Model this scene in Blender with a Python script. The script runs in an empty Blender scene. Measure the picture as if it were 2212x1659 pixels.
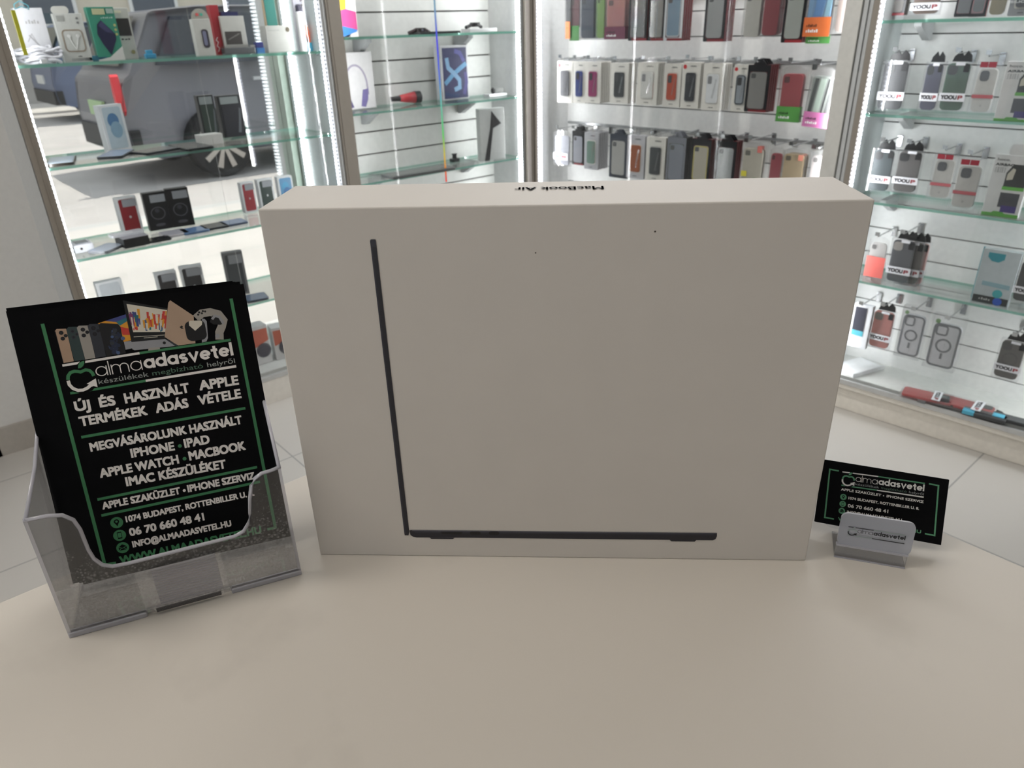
import bpy, math, random
from mathutils import Vector, Matrix
S = bpy.context.scene
COL = S.collection
random.seed(7)
R = math.radians
# ---------------------------------------------------------------- camera
W_, H_, FPX = 2212, 1659, 1570.2
CP = Vector((0, 0, 1.2709))
HEAD, PITCH, ROLL = R(49.558), R(26.300), R(-1.7255)
FW = Vector((-math.sin(HEAD) * math.cos(PITCH), math.cos(HEAD) * math.cos(PITCH), -math.sin(PITCH)))
r0 = Vector((math.cos(HEAD), math.sin(HEAD), 0)); u0 = r0.cross(FW)
RT = r0 * math.cos(ROLL) + u0 * math.sin(ROLL); UP = -r0 * math.sin(ROLL) + u0 * math.cos(ROLL)
cd = bpy.data.cameras.new('camera'); cam = bpy.data.objects.new('camera', cd); COL.objects.link(cam)
cam.matrix_world = Matrix.Translation(CP) @ Matrix((RT, UP, -FW)).transposed().to_4x4()
cd.sensor_width = 36; cd.lens = 36 * FPX / W_; cd.clip_start = .01; cd.clip_end = 80
cd.dof.use_dof = True; cd.dof.focus_distance = .56; cd.dof.aperture_fstop = 15.0
S.camera = cam
# ---------------------------------------------------------------- world, sun, room lights, exposure
S.view_settings.view_transform = 'Standard'; S.view_settings.look = 'None'
S.view_settings.exposure = 0.11; S.view_settings.gamma = 1.0; S.view_settings.use_curve_mapping = False
S.cycles.max_bounces = 7; S.cycles.diffuse_bounces = 3; S.cycles.glossy_bounces = 2
S.cycles.transmission_bounces = 2; S.cycles.transparent_max_bounces = 32; S.cycles.use_light_tree = False
S.cycles.caustics_reflective = False; S.cycles.caustics_refractive = False
S.cycles.sample_clamp_indirect = 4.0
wd = bpy.data.worlds.new('sky'); S.world = wd; wd.use_nodes = True
wn = wd.node_tree.nodes; bg = wn['Background']
bg.inputs[0].default_value = (.86, .93, 1, 1); bg.inputs[1].default_value = 1.0
sd = bpy.data.lights.new('sun', 'SUN'); sun = bpy.data.objects.new('sun', sd); COL.objects.link(sun)
sd.energy = 3.4; sd.angle = R(.6); sd.color = (1, .95, .87)
sun.rotation_euler = Vector((.22, -.75, -1.35)).to_track_quat('-Z', 'Y').to_euler()
def area(name, loc, aim, sx, sy, power, col):
    a = bpy.data.lights.new(name, 'AREA'); a.shape = 'RECTANGLE'; a.size = sx; a.size_y = sy
    a.energy = power; a.color = col
    o = bpy.data.objects.new(name, a); COL.objects.link(o); o.location = loc
    o.rotation_euler = (Vector(aim) - Vector(loc)).to_track_quat('-Z', 'Y').to_euler(); return o
area('ceiling_lamp', (-1.72, 1.55, 2.86), (-1.72, 1.55, 0), .7, .7, 7, (1, .975, .94))
area('ceiling_lamp.001', (-.1, .1, 2.86), (-.1, .1, 0), 1.5, 1.5, 7, (1, .95, .88))
area('ceiling_lamp.002', (-1.35, -1.2, 2.86), (-1.35, -1.2, 0), .9, .9, 27, (1, .95, .88))
# added fill lights under the cabinet tops, no fixtures known there
area('cabinet_fill', (-2.62, .85, 2.14), (-2.62, .85, 0), .2, .85, 4, (.95, .97, 1))
area('cabinet_fill.001', (-2.56, 1.81, 2.14), (-2.56, 1.81, 0), .16, .75, 3, (.96, .97, 1))
for k, s_ in enumerate((-1.43, -.83)): area('cabinet_fill.%03d' % (k + 2), (-.6858 + s_, 2.3858 + .0698 * s_ + .06, 2.14), (-.6858 + s_, 2.3858 + .0698 * s_ + .075, 0), .55, .06, 10, (.97, .97, 1))
for k, s_ in enumerate((-.12, .3)): area('cabinet_fill.%03d' % (k + 4), (-.6858 + s_, 2.3858 + .0698 * s_ + .06, 2.14), (-.6858 + s_, 2.3858 + .0698 * s_ + .075, 0), .4, .06, 3, (.97, .97, 1))
# unseen spots added to brighten the fronts of the displays
def spot_lamp(name, loc, aim, power, deg):
    a = bpy.data.lights.new(name, 'SPOT'); a.energy = power; a.spot_size = R(deg); a.spot_blend = .6; a.shadow_soft_size = .06; a.color = (1, .985, .96)
    o = bpy.data.objects.new(name, a); COL.objects.link(o); o.location = loc; o.rotation_euler = (Vector(aim) - Vector(loc)).to_track_quat('-Z', 'Y').to_euler()
spot_lamp('fill_spot', (-.35, 1.15, 2.85), (-.55, 2.4, .95), 42, 46); spot_lamp('fill_spot.001', (-1.55, 1.0, 2.85), (-1.75, 2.35, 1.0), 50, 50)
# boosts the posts' beaded light strips, and adds fill where no strip is built
def strip(name, x, y, ax, ay, power):
    area(name, (x, y, 1.13), (x + ax, y + ay, 1.13), 2.0, .008, power, (.97, .985, 1)).rotation_euler = (Vector((ax, ay, 0)).to_track_quat('-Z', 'Y').to_matrix() @ Matrix.Rotation(R(90), 3, 'Z')).to_euler()
def rs(s_, d): return (-.6858 + .9976 * s_ - .0696 * d, 2.3858 + .0696 * s_ + .9976 * d)
strip('strip_fill', -2.50, .41, -.3, 1, 1.8); strip('strip_fill.001', -2.50, 1.30, -.3, -1, 3)
strip('strip_fill.002', -2.50, 1.415, -.4, 1, 3.5); strip('strip_fill.003', -2.50, 2.20, -.4, -1, 3.5)  # the first is added fill, no light strip at that post
strip('strip_fill.004', *rs(-1.735, .024), 1, .35, 3); strip('strip_fill.005', *rs(-.505, .024), -1, .35, 2.5)  # the second is added fill, no light strip at that end
strip('strip_fill.006', *rs(-.38, .024), 1, .35, 3.5); strip('strip_fill.007', *rs(.53, .024), -1, .35, 9)  # the second is added at the unseen far end to brighten the packs

# ---------------------------------------------------------------- picking real positions on the room's planes
def ray(px, py): return FW + RT * ((px - W_ / 2) / FPX) - UP * ((py - H_ / 2) / FPX)
def on(px, py, n, o):
    d = ray(px, py); n = Vector(n); return CP + d * ((Vector(o) - CP).dot(n) / d.dot(n))
def at_z(px, py, z): return on(px, py, (0, 0, 1), (0, 0, z))
def at_x(px, py, x): return on(px, py, (1, 0, 0), (x, 0, 0))
def rise(P, py):
    k = (H_ / 2 - py) / FPX; q = P - CP
    return (k * q.dot(FW) - q.dot(UP)) / (UP.z - k * FW.z)
LX = -2.475                                   # front plane of the cabinets by the shop window
WX = -2.80                                    # inner face of the window wall
TILT = R(3.992)
RO = Vector((-.6858, 2.3858, 0)); RU = Vector((math.cos(TILT), math.sin(TILT), 0)); RN = Vector((-RU.y, RU.x, 0))
def at_r(px, py, dep): return on(px, py, RN, RO + RN * dep)
def rloc(P): q = P - RO; return Vector((q.dot(RU), q.dot(RN), P.z))
def rpt(s, d, z): return RO + RU * s + RN * d + Vector((0, 0, z))
RM = Matrix.Translation(RO) @ Matrix.Rotation(TILT, 4, 'Z')
CT = .90                                      # counter top height
LZ = [1.208, .938, .668, .397]; MZ = [1.2467, .9958, .745, .494]; RZ = [1.2524, .9974, .7375, .4789]

# ---------------------------------------------------------------- materials
MATS = {}
def nt(name):
    m = bpy.data.materials.new(name); m.use_nodes = True; n = m.node_tree.nodes; n.clear()
    return m, n, m.node_tree.links, n.new('ShaderNodeOutputMaterial')
def srgb(r, g, b):
    f = lambda c: (c / 255 / 12.92 if c / 255 < .04045 else ((c / 255 + .055) / 1.055) ** 2.4)
    return (f(r), f(g), f(b))
def M(col, rough=.5, metal=0., noise=.04, scale=60, bump=0., spec=.5):
    key = ('M', tuple(round(c, 4) for c in col), rough, metal, noise, scale, bump, spec)
    if key in MATS: return MATS[key]
    m, n, l, out = nt('surface'); b = n.new('ShaderNodeBsdfPrincipled')
    b.inputs['Roughness'].default_value = rough; b.inputs['Metallic'].default_value = metal
    b.inputs['Specular IOR Level'].default_value = spec
    tc = n.new('ShaderNodeTexCoord'); t = n.new('ShaderNodeTexNoise'); t.inputs['Scale'].default_value = scale; t.inputs['Detail'].default_value = 4
    l.new(tc.outputs['Object'], t.inputs['Vector'])
    cr = n.new('ShaderNodeValToRGB'); k = noise
    cr.color_ramp.elements[0].color = tuple(max(0, c * (1 - k)) for c in col) + (1,)
    cr.color_ramp.elements[1].color = tuple(min(1, c * (1 + k)) for c in col) + (1,)
    cr.color_ramp.elements[0].position = .3; cr.color_ramp.elements[1].position = .7
    l.new(t.outputs['Fac'], cr.inputs[0]); l.new(cr.outputs[0], b.inputs['Base Color'])
    if bump:
        bp = n.new('ShaderNodeBump'); bp.inputs['Strength'].default_value = bump; bp.inputs['Distance'].default_value = .002
        l.new(t.outputs['Fac'], bp.inputs['Height']); l.new(bp.outputs[0], b.inputs['Normal'])
    l.new(b.outputs[0], out.inputs[0]); MATS[key] = m; return m
def C(r, g, b, rough=.5, **k): return M(srgb(r, g, b), rough, **k)
def clear(name, tint, fac, haze=0., hazecol=(.9, .9, .9), rough=.02, ior=1.45, cap=.55):
    if name in MATS: return MATS[name]
    m, n, l, out = nt(name)
    t = n.new('ShaderNodeBsdfTransparent'); t.inputs[0].default_value = tint + (1,)
    g = n.new('ShaderNodeBsdfGlossy'); g.inputs['Roughness'].default_value = rough; g.inputs['Color'].default_value = (1, 1, 1, 1)
    fr = n.new('ShaderNodeFresnel'); fr.inputs[0].default_value = ior
    mu = n.new('ShaderNodeMath'); mu.operation = 'MULTIPLY'; mu.inputs[1].default_value = fac; l.new(fr.outputs[0], mu.inputs[0])
    mn = n.new('ShaderNodeMath'); mn.operation = 'MINIMUM'; mn.inputs[1].default_value = cap; l.new(mu.outputs[0], mn.inputs[0])
    mx = n.new('ShaderNodeMixShader'); l.new(mn.outputs[0], mx.inputs[0]); l.new(t.outputs[0], mx.inputs[1]); l.new(g.outputs[0], mx.inputs[2])
    last = mx
    if haze:
        d = n.new('ShaderNodeBsdfDiffuse'); d.inputs[0].default_value = hazecol + (1,)
        m2 = n.new('ShaderNodeMixShader'); m2.inputs[0].default_value = haze; l.new(mx.outputs[0], m2.inputs[1]); l.new(d.outputs[0], m2.inputs[2]); last = m2
    l.new(last.outputs[0], out.inputs[0]); MATS[name] = m; return m
def glow(name, col, st, dots=0.):
    if name in MATS: return MATS[name]
    m, n, l, out = nt(name); e = n.new('ShaderNodeEmission'); e.inputs[0].default_value = col + (1,); e.inputs[1].default_value = st
    if dots:
        tc = n.new('ShaderNodeTexCoord'); w = n.new('ShaderNodeTexWave'); w.bands_direction = 'Z'; w.inputs['Scale'].default_value = dots
        l.new(tc.outputs['Object'], w.inputs['Vector'])
        mr = n.new('ShaderNodeMapRange'); mr.inputs[3].default_value = st * .12; mr.inputs[4].default_value = st * 1.9
        l.new(w.outputs['Fac'], mr.inputs[0]); l.new(mr.outputs[0], e.inputs[1])
    l.new(e.outputs[0], out.inputs[0]); MATS[name] = m; return m
WHITE = C(205, 205, 202, .35); PANEL = C(206, 207, 206, .4); ALU = C(150, 142, 132, .42, metal=.35, noise=.02)
PALEALU = C(196, 197, 196, .35, metal=.25); BLACK = C(16, 16, 18, .4); CHROME = C(200, 202, 204, .18, metal=.9)
GLASS = clear('pane_glass', (.99, .995, .993), .4, ior=1.4)
SHELF = clear('shelf_glass', (.965, .985, .978), .8)
SHELFEDGE = clear('shelf_edge', (.42, .72, .62), 1., .40, (.42, .80, .67))
FILM = clear('film', (.98, .98, .98), 1.2, .05, (.92, .92, .92), .08)
CASEBOX = clear('clear_box', (.98, .98, .985), 1.2, .05, (.8, .82, .85), .05)
ACRYL = clear('acrylic', (.985, .985, .99), 1.2, .035, (.9, .9, .94), .03, 1.49)
ACEDGE = clear('acrylic_edge', (.90, .89, .93), 2.2, .42, (.78, .77, .82), .10)
LED = glow('led_light', (.90, .97, 1), 9.0, 24.); LEDV = glow('led_light_violet', (.86, .89, 1), 6.0, 24.)

# ---------------------------------------------------------------- mesh helpers
class MB:
    def __init__(s): s.v = []; s.f = []; s.m = []
    def add(s, vs, fs, mi=0):
        k = len(s.v); s.v += [tuple(v) for v in vs]; s.f += [tuple(i + k for i in f) for f in fs]
        s.m += list(mi) if isinstance(mi, (list, tuple)) else [mi] * len(fs); return s
    def box(s, x0, y0, z0, x1, y1, z1, mi=0):
        v = [(x0, y0, z0), (x1, y0, z0), (x1, y1, z0), (x0, y1, z0), (x0, y0, z1), (x1, y0, z1), (x1, y1, z1), (x0, y1, z1)]
        return s.add(v, [(0, 3, 2, 1), (4, 5, 6, 7), (0, 1, 5, 4), (1, 2, 6, 5), (2, 3, 7, 6), (3, 0, 4, 7)], mi)
    def slab(s, poly, y0, y1, mi=0, side=None):
        # polygon in x,z pushed from y0 (front) to y1
        if sum((b[0] - a[0]) * (b[1] + a[1]) for a, b in zip(poly, poly[1:] + poly[:1])) > 0: poly = poly[::-1]
        n = len(poly); v = [(p[0], y0, p[1]) for p in poly] + [(p[0], y1, p[1]) for p in poly]
        side = mi if side is None else side
        return s.add(v, [tuple(range(n)), tuple(range(2 * n - 1, n - 1, -1))] + [(i, i + n, (i + 1) % n + n, (i + 1) % n) for i in range(n)], [mi, mi] + [side] * n)
    def flat(s, poly, y, mi=0):
        if sum((b[0] - a[0]) * (b[1] + a[1]) for a, b in zip(poly, poly[1:] + poly[:1])) > 0: poly = poly[::-1]
        return s.add([(p[0], y, p[1]) for p in poly], [tuple(range(len(poly)))], mi)
    def prism(s, poly, z0, z1, mi=0):
        if sum((b[0] - a[0]) * (b[1] + a[1]) for a, b in zip(poly, poly[1:] + poly[:1])) > 0: poly = poly[::-1]
        n = len(poly); v = [(p[0], p[1], z0) for p in poly] + [(p[0], p[1], z1) for p in poly]
        return s.add(v, [tuple(range(n - 1, -1, -1)), tuple(range(n, 2 * n))] + [(i, (i + 1) % n, (i + 1) % n + n, i + n) for i in range(n)], mi)
    def tube(s, pts, r, n=8, mi=0, closed=False):
        pts = [Vector(p) for p in pts]; rings = []; N = len(pts)
        for i, p in enumerate(pts):
            a = pts[(i - 1) % N] if (closed or i) else p; b = pts[(i + 1) % N] if (closed or i < N - 1) else p
            d = (b - a).normalized(); e = Vector((0, 0, 1)) if abs(d.z) < .9 else Vector((1, 0, 0))
            q = d.cross(e).normalized(); w = d.cross(q)
            rr = r[i] if isinstance(r, (list, tuple)) else r
            rings.append([p + (q * math.cos(2 * math.pi * k / n) + w * math.sin(2 * math.pi * k / n)) * rr for k in range(n)])
        v = [p for g in rings for p in g]; f = []
        for i in range(N if closed else N - 1):
            j = (i + 1) % N
            f += [(i * n + k, i * n + (k + 1) % n, j * n + (k + 1) % n, j * n + k) for k in range(n)]
        if not closed: f += [tuple(range(n - 1, -1, -1)), tuple(range((N - 1) * n, N * n))]
        return s.add(v, f, mi)
    def lathe(s, prof, cx=0, cy=0, n=24, mi=0):
        v = []; f = []
        for r, z in prof: v += [(cx + r * math.cos(2 * math.pi * k / n), cy + r * math.sin(2 * math.pi * k / n), z) for k in range(n)]
        for i in range(len(prof) - 1): f += [(i * n + k, i * n + (k + 1) % n, (i + 1) * n + (k + 1) % n, (i + 1) * n + k) for k in range(n)]
        f += [tuple(range(n - 1, -1, -1)), tuple(range((len(prof) - 1) * n, len(prof) * n))]
        return s.add(v, f, mi)
    def stroke(s, pts, w, y, mi=0, closed=False):
        # flat ribbon in x,z with mitred joints
        n = len(pts); L = []
        for i in range(n):
            a = pts[i - 1] if (closed or i) else None; b = pts[(i + 1) % n] if (closed or i < n - 1) else None; p = pts[i]
            def un(u, v):
                d = math.hypot(v[0] - u[0], v[1] - u[1]) or 1e-9; return ((v[0] - u[0]) / d, (v[1] - u[1]) / d)
            d1 = un(a, p) if a else un(p, b); d2 = un(p, b) if b else d1
            n1 = (-d1[1], d1[0]); n2 = (-d2[1], d2[0]); m = (n1[0] + n2[0], n1[1] + n2[1]); k = math.hypot(*m) or 1e-9
            m = (m[0] / k, m[1] / k); c = max(.5, m[0] * n1[0] + m[1] * n1[1]); h = w / 2 / c
            L.append(((p[0] + m[0] * h, p[1] + m[1] * h), (p[0] - m[0] * h, p[1] - m[1] * h)))
        for i in range(n if closed else n - 1):
            j = (i + 1) % n; s.flat([L[i][0], L[j][0], L[j][1], L[i][1]], y, mi)
        return s
    def xf(s, mat): s.v = [tuple(mat @ Vector(v)) for v in s.v]; return s
def rr(x0, z0, x1, z1, r, n=5):
    r = min(r, (x1 - x0) / 2, (z1 - z0) / 2); p = []
    for cx, cz, a in ((x1 - r, z1 - r, 0), (x0 + r, z1 - r, 90), (x0 + r, z0 + r, 180), (x1 - r, z0 + r, 270)):
        p += [(cx + r * math.cos(R(a + 90 * k / n)), cz + r * math.sin(R(a + 90 * k / n))) for k in range(n + 1)]
    return p
def circ(cx, cz, r, n=20, rz=None): return [(cx + r * math.cos(2 * math.pi * k / n), cz + (rz or r) * math.sin(2 * math.pi * k / n)) for k in range(n)]
def rect(x0, z0, x1, z1): return [(x0, z0), (x1, z0), (x1, z1), (x0, z1)]
def obj(name, mb, mats, parent=None, mw=None, bevel=0., smooth=False, label=None):
    me = bpy.data.meshes.new(name); me.from_pydata(mb.v, [], mb.f)
    for m in (mats if isinstance(mats, (list, tuple)) else [mats]): me.materials.append(m)
    me.polygons.foreach_set('material_index', mb.m)
    if smooth: me.polygons.foreach_set('use_smooth', [True] * len(me.polygons))
    me.update()
    o = bpy.data.objects.new(name, me); COL.objects.link(o)
    if parent: o.parent = parent
    if mw is not None: o.matrix_world = mw if parent is None else o.matrix_world; o.matrix_local = mw
    if bevel:
        b = o.modifiers.new('bevel', 'BEVEL'); b.width = bevel; b.segments = 2; b.limit_method = 'ANGLE'
    if label: o['label'] = label
    return o
def tag(o, label=None, cat=None, group=None, kind=None):
    if label: o['label'] = label
    if cat: o['category'] = cat
    if group: o['group'] = group
    if kind: o['kind'] = kind
    return o
def thing(name, label, cat, mw, group=None):
    o = bpy.data.objects.new(name, None); o.empty_display_size = .02; COL.objects.link(o); o.matrix_world = mw
    return tag(o, label, cat, group)
def copy_tree(o, parent=None):
    c = o.copy(); COL.objects.link(c)
    if parent: c.parent = parent
    for ch in o.children: copy_tree(ch, c)
    return c
def TM(P, yaw=0., tilt=0., roll=0.): return Matrix.Translation(P) @ Matrix.Rotation(yaw, 4, 'Z') @ Matrix.Rotation(-tilt, 4, 'X') @ Matrix.Rotation(roll, 4, 'Y')
# lettering: outlines of the built-in typeface turned into flat faces
_TX = {}
def glyphs(body, sp=1.):
    if (body, sp) in _TX: return _TX[(body, sp)]
    c = bpy.data.curves.new('lettering', 'FONT'); c.body = body; c.size = 1; c.space_character = sp; c.resolution_u = 4
    o = bpy.data.objects.new('lettering', c); COL.objects.link(o)
    dg = bpy.context.evaluated_depsgraph_get(); me = o.evaluated_get(dg).to_mesh()
    v = [(p.co.x, p.co.y) for p in me.vertices]; f = [tuple(p.vertices) for p in me.polygons]
    o.evaluated_get(dg).to_mesh_clear(); bpy.data.objects.remove(o); bpy.data.curves.remove(c)
    _TX[(body, sp)] = (v, f); return v, f
CAPH = max(y for x, y in glyphs('H')[0]); XH = max(y for x, y in glyphs('x')[0])
def text(mb, body, p0, p1, h, y, mi=0, bold=0., lower=False, sp=1., flip=1):
    """write BODY from p0 to p1 (x,z of the baseline ends), capital (or x-) height h; bold = extra stroke as a share of h"""
    v, f = glyphs(body, sp); x0 = min(a for a, b in v); x1 = max(a for a, b in v)
    d = ((p1[0] - p0[0]), (p1[1] - p0[1])); L = math.hypot(*d); d = (d[0] / L, d[1] / L); n = (-d[1] * flip, d[0] * flip)
    b = bold * h / 2; sx = (L - 2 * b) / (x1 - x0); sy = (h - 2 * b) / (XH if lower else CAPH)
    offs = [(0, 0)] if not b else [(b * i, b * j) for i in (-1, 0, 1) for j in (-1, 0, 1) if i or j]
    for kk, (ox, oy) in enumerate(offs):
        P = []
        for a, c in v:
            u = (a - x0) * sx + b + ox; w = c * sy + b + oy
            P.append((p0[0] + d[0] * u + n[0] * w, y - kk * 4e-6, p0[1] + d[1] * u + n[1] * w))
        mb.add(P, f, mi)
    return mb


# ================================================================ THE ROOM
def tile_mat(sx, sy, ox, oy, col, gap, gapcol):
    m, n, l, out = nt('floor_tiles'); b = n.new('ShaderNodeBsdfPrincipled'); b.inputs['Roughness'].default_value = .32
    tc = n.new('ShaderNodeTexCoord'); sep = n.new('ShaderNodeSeparateXYZ'); l.new(tc.outputs['Object'], sep.inputs[0])
    def line(sock, s, o):
        a = n.new('ShaderNodeMath'); a.operation = 'SUBTRACT'; a.inputs[1].default_value = o - 50 * s; l.new(sock, a.inputs[0])
        p = n.new('ShaderNodeMath'); p.operation = 'MODULO'; p.inputs[1].default_value = s; l.new(a.outputs[0], p.inputs[0])
        c = n.new('ShaderNodeMath'); c.operation = 'LESS_THAN'; c.inputs[1].default_value = gap; l.new(p.outputs[0], c.inputs[0]); return c
    a = line(sep.outputs[0], sx, ox); c = line(sep.outputs[1], sy, oy)
    mx = n.new('ShaderNodeMath'); mx.operation = 'MAXIMUM'; l.new(a.outputs[0], mx.inputs[0]); l.new(c.outputs[0], mx.inputs[1])
    t = n.new('ShaderNodeTexNoise'); t.inputs['Scale'].default_value = 3; t.inputs['Detail'].default_value = 6; l.new(tc.outputs['Object'], t.inputs['Vector'])
    cr = n.new('ShaderNodeValToRGB'); cr.color_ramp.elements[0].color = tuple(c_ * .93 for c_ in col) + (1,); cr.color_ramp.elements[1].color = tuple(min(1, c_ * 1.05) for c_ in col) + (1,)
    l.new(t.outputs['Fac'], cr.inputs[0])
    mc = n.new('ShaderNodeMix'); mc.data_type = 'RGBA'; l.new(mx.outputs[0], mc.inputs[0]); l.new(cr.outputs[0], mc.inputs[6]); mc.inputs[7].default_value = gapcol + (1,)
    l.new(mc.outputs[2], b.inputs['Base Color']); l.new(b.outputs[0], out.inputs[0]); return m
WALL = M((.70, .69, .67), .7, noise=.02)
def struct(name, mb, mats, parent=None, **k): return tag(obj(name, mb, mats, parent, **k), kind='structure' if not parent else None)
struct('floor', MB().box(-3.06, -3.5, -.06, 2.4, 2.95, 0), tile_mat(.5125, .5625, -2.062, .782, (.555, .53, .495), .0045, (.30, .29, .28)))
struct('ceiling', MB().box(-3.06, -3.5, 2.9, 2.4, 2.95, 3.0), WALL)
wl = MB()
wl.box(-3.05, -3.5, 0, WX - .25, .06, 2.9); wl.box(-3.05, .06, 0, -2.764, .366, 2.9); wl.box(-3.05, 1.34, 0, WX, 2.95, 2.9)
wl.box(-3.05, .366, 2.35, WX, 1.34, 2.9); wl.box(-3.05, .366, -.06, WX, 1.34, .10)
struct('wall_left', wl, WALL)
bb = MB(); bb.box(-2.764, .05, 0, -2.752, .372, .10); bb.box(-3.0, .048, 0, -2.752, .06, .10)
struct('baseboard_left', bb, C(176, 170, 162, .5))
struct('wall_back', MB().box(-3.05, 2.78, 0, 2.4, 2.95, 2.9), WALL)
struct('wall_right', MB().box(2.25, -3.5, 0, 2.4, 2.78, 2.9), WALL)
wf = MB(); wf.box(-3.0, -3.5, 0, -2.45, -3.35, 2.9); wf.box(-.2, -3.5, 0, 2.3, -3.35, .3); wf.box(-3.0, -3.5, 2.45, 2.3, -3.35, 2.9); wf.box(.0, -3.5, .3, .35, -3.35, 2.45)
struct('wall_front', wf, WALL)
dj = MB()
for x in (-2.45, -1.36, -.28): dj.box(x, -3.48, 0, x + .08, -3.38, 2.45)
dj.box(-2.45, -3.48, 0, -.2, -3.38, .12); dj.box(-2.45, -3.48, 2.33, -.2, -3.38, 2.45)
d1 = struct('door_1', dj, C(215, 216, 216, .4))
obj('pane', MB().box(-2.40, -3.44, .1, -.25, -3.43, 2.35), GLASS, d1)
hb = MB(); hb.tube([(-1.30, -3.30, .8), (-1.30, -3.30, 1.3)], .015); hb.tube([(-1.30, -3.38, .85), (-1.30, -3.30, .85)], .01); hb.tube([(-1.30, -3.38, 1.25), (-1.30, -3.30, 1.25)], .01)
obj('handle', hb, CHROME, d1)
wf1 = MB(); wf1.box(-2.90, .366, .10, -2.82, .40, 2.35); wf1.box(-2.90, 1.30, .10, -2.82, 1.34, 2.35); wf1.box(-2.90, .366, .10, -2.82, 1.34, .14); wf1.box(-2.90, .366, 2.31, -2.82, 1.34, 2.35)
w1 = struct('window_1', wf1, C(196, 210, 196, .45))
obj('pane', MB().box(-2.868, .40, .14, -2.860, 1.30, 2.31), clear('window_glass', (.985, .99, .99), 1.3, ior=1.5), w1)

# ================================================================ THE STREET BEYOND THE WINDOW
pav = M((.60, .57, .53), .85, noise=.10, scale=1.2)
struct('sidewalk', MB().box(-6.2, -14, -.14, -3.05, 16, -.02), pav)
struct('road', MB().box(-17.4, -16, -.16, -6.2, 18, -.06), M((.50, .475, .45), .9, noise=.08, scale=1.5))
struct('kerb', MB().box(-6.35, -14, -.15, -6.2, 16, -.02), M((.55, .54, .52), .85))
struct('far_sidewalk', MB().box(-20, -16, -.16, -17.4, 18, -.02), pav)
fb = thing('apartment_house', 'pale beige street house standing across the road', 'building', TM((-20, 0, -.02)))
obj('wall', MB().box(-.4, -14, 0, 0, 16, 9), M((.62, .56, .45), .9, noise=.06, scale=2), fb)
obj('base_course', MB().box(0, -14, 0, .06, 16, .9), M((.42, .40, .37), .9, noise=.1, scale=3), fb)
for y in (-3, -.8, 1.4, 3.6, 5.8, 8, 10.2):
    wfr = obj('window', MB().box(0, y, 1.5, .05, y + 1.1, 3.2), C(225, 224, 220, .5), fb)
    obj('pane', MB().box(.05, y + .08, 1.58, .06, y + 1.02, 3.12), C(70, 78, 88, .1), wfr)
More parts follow.
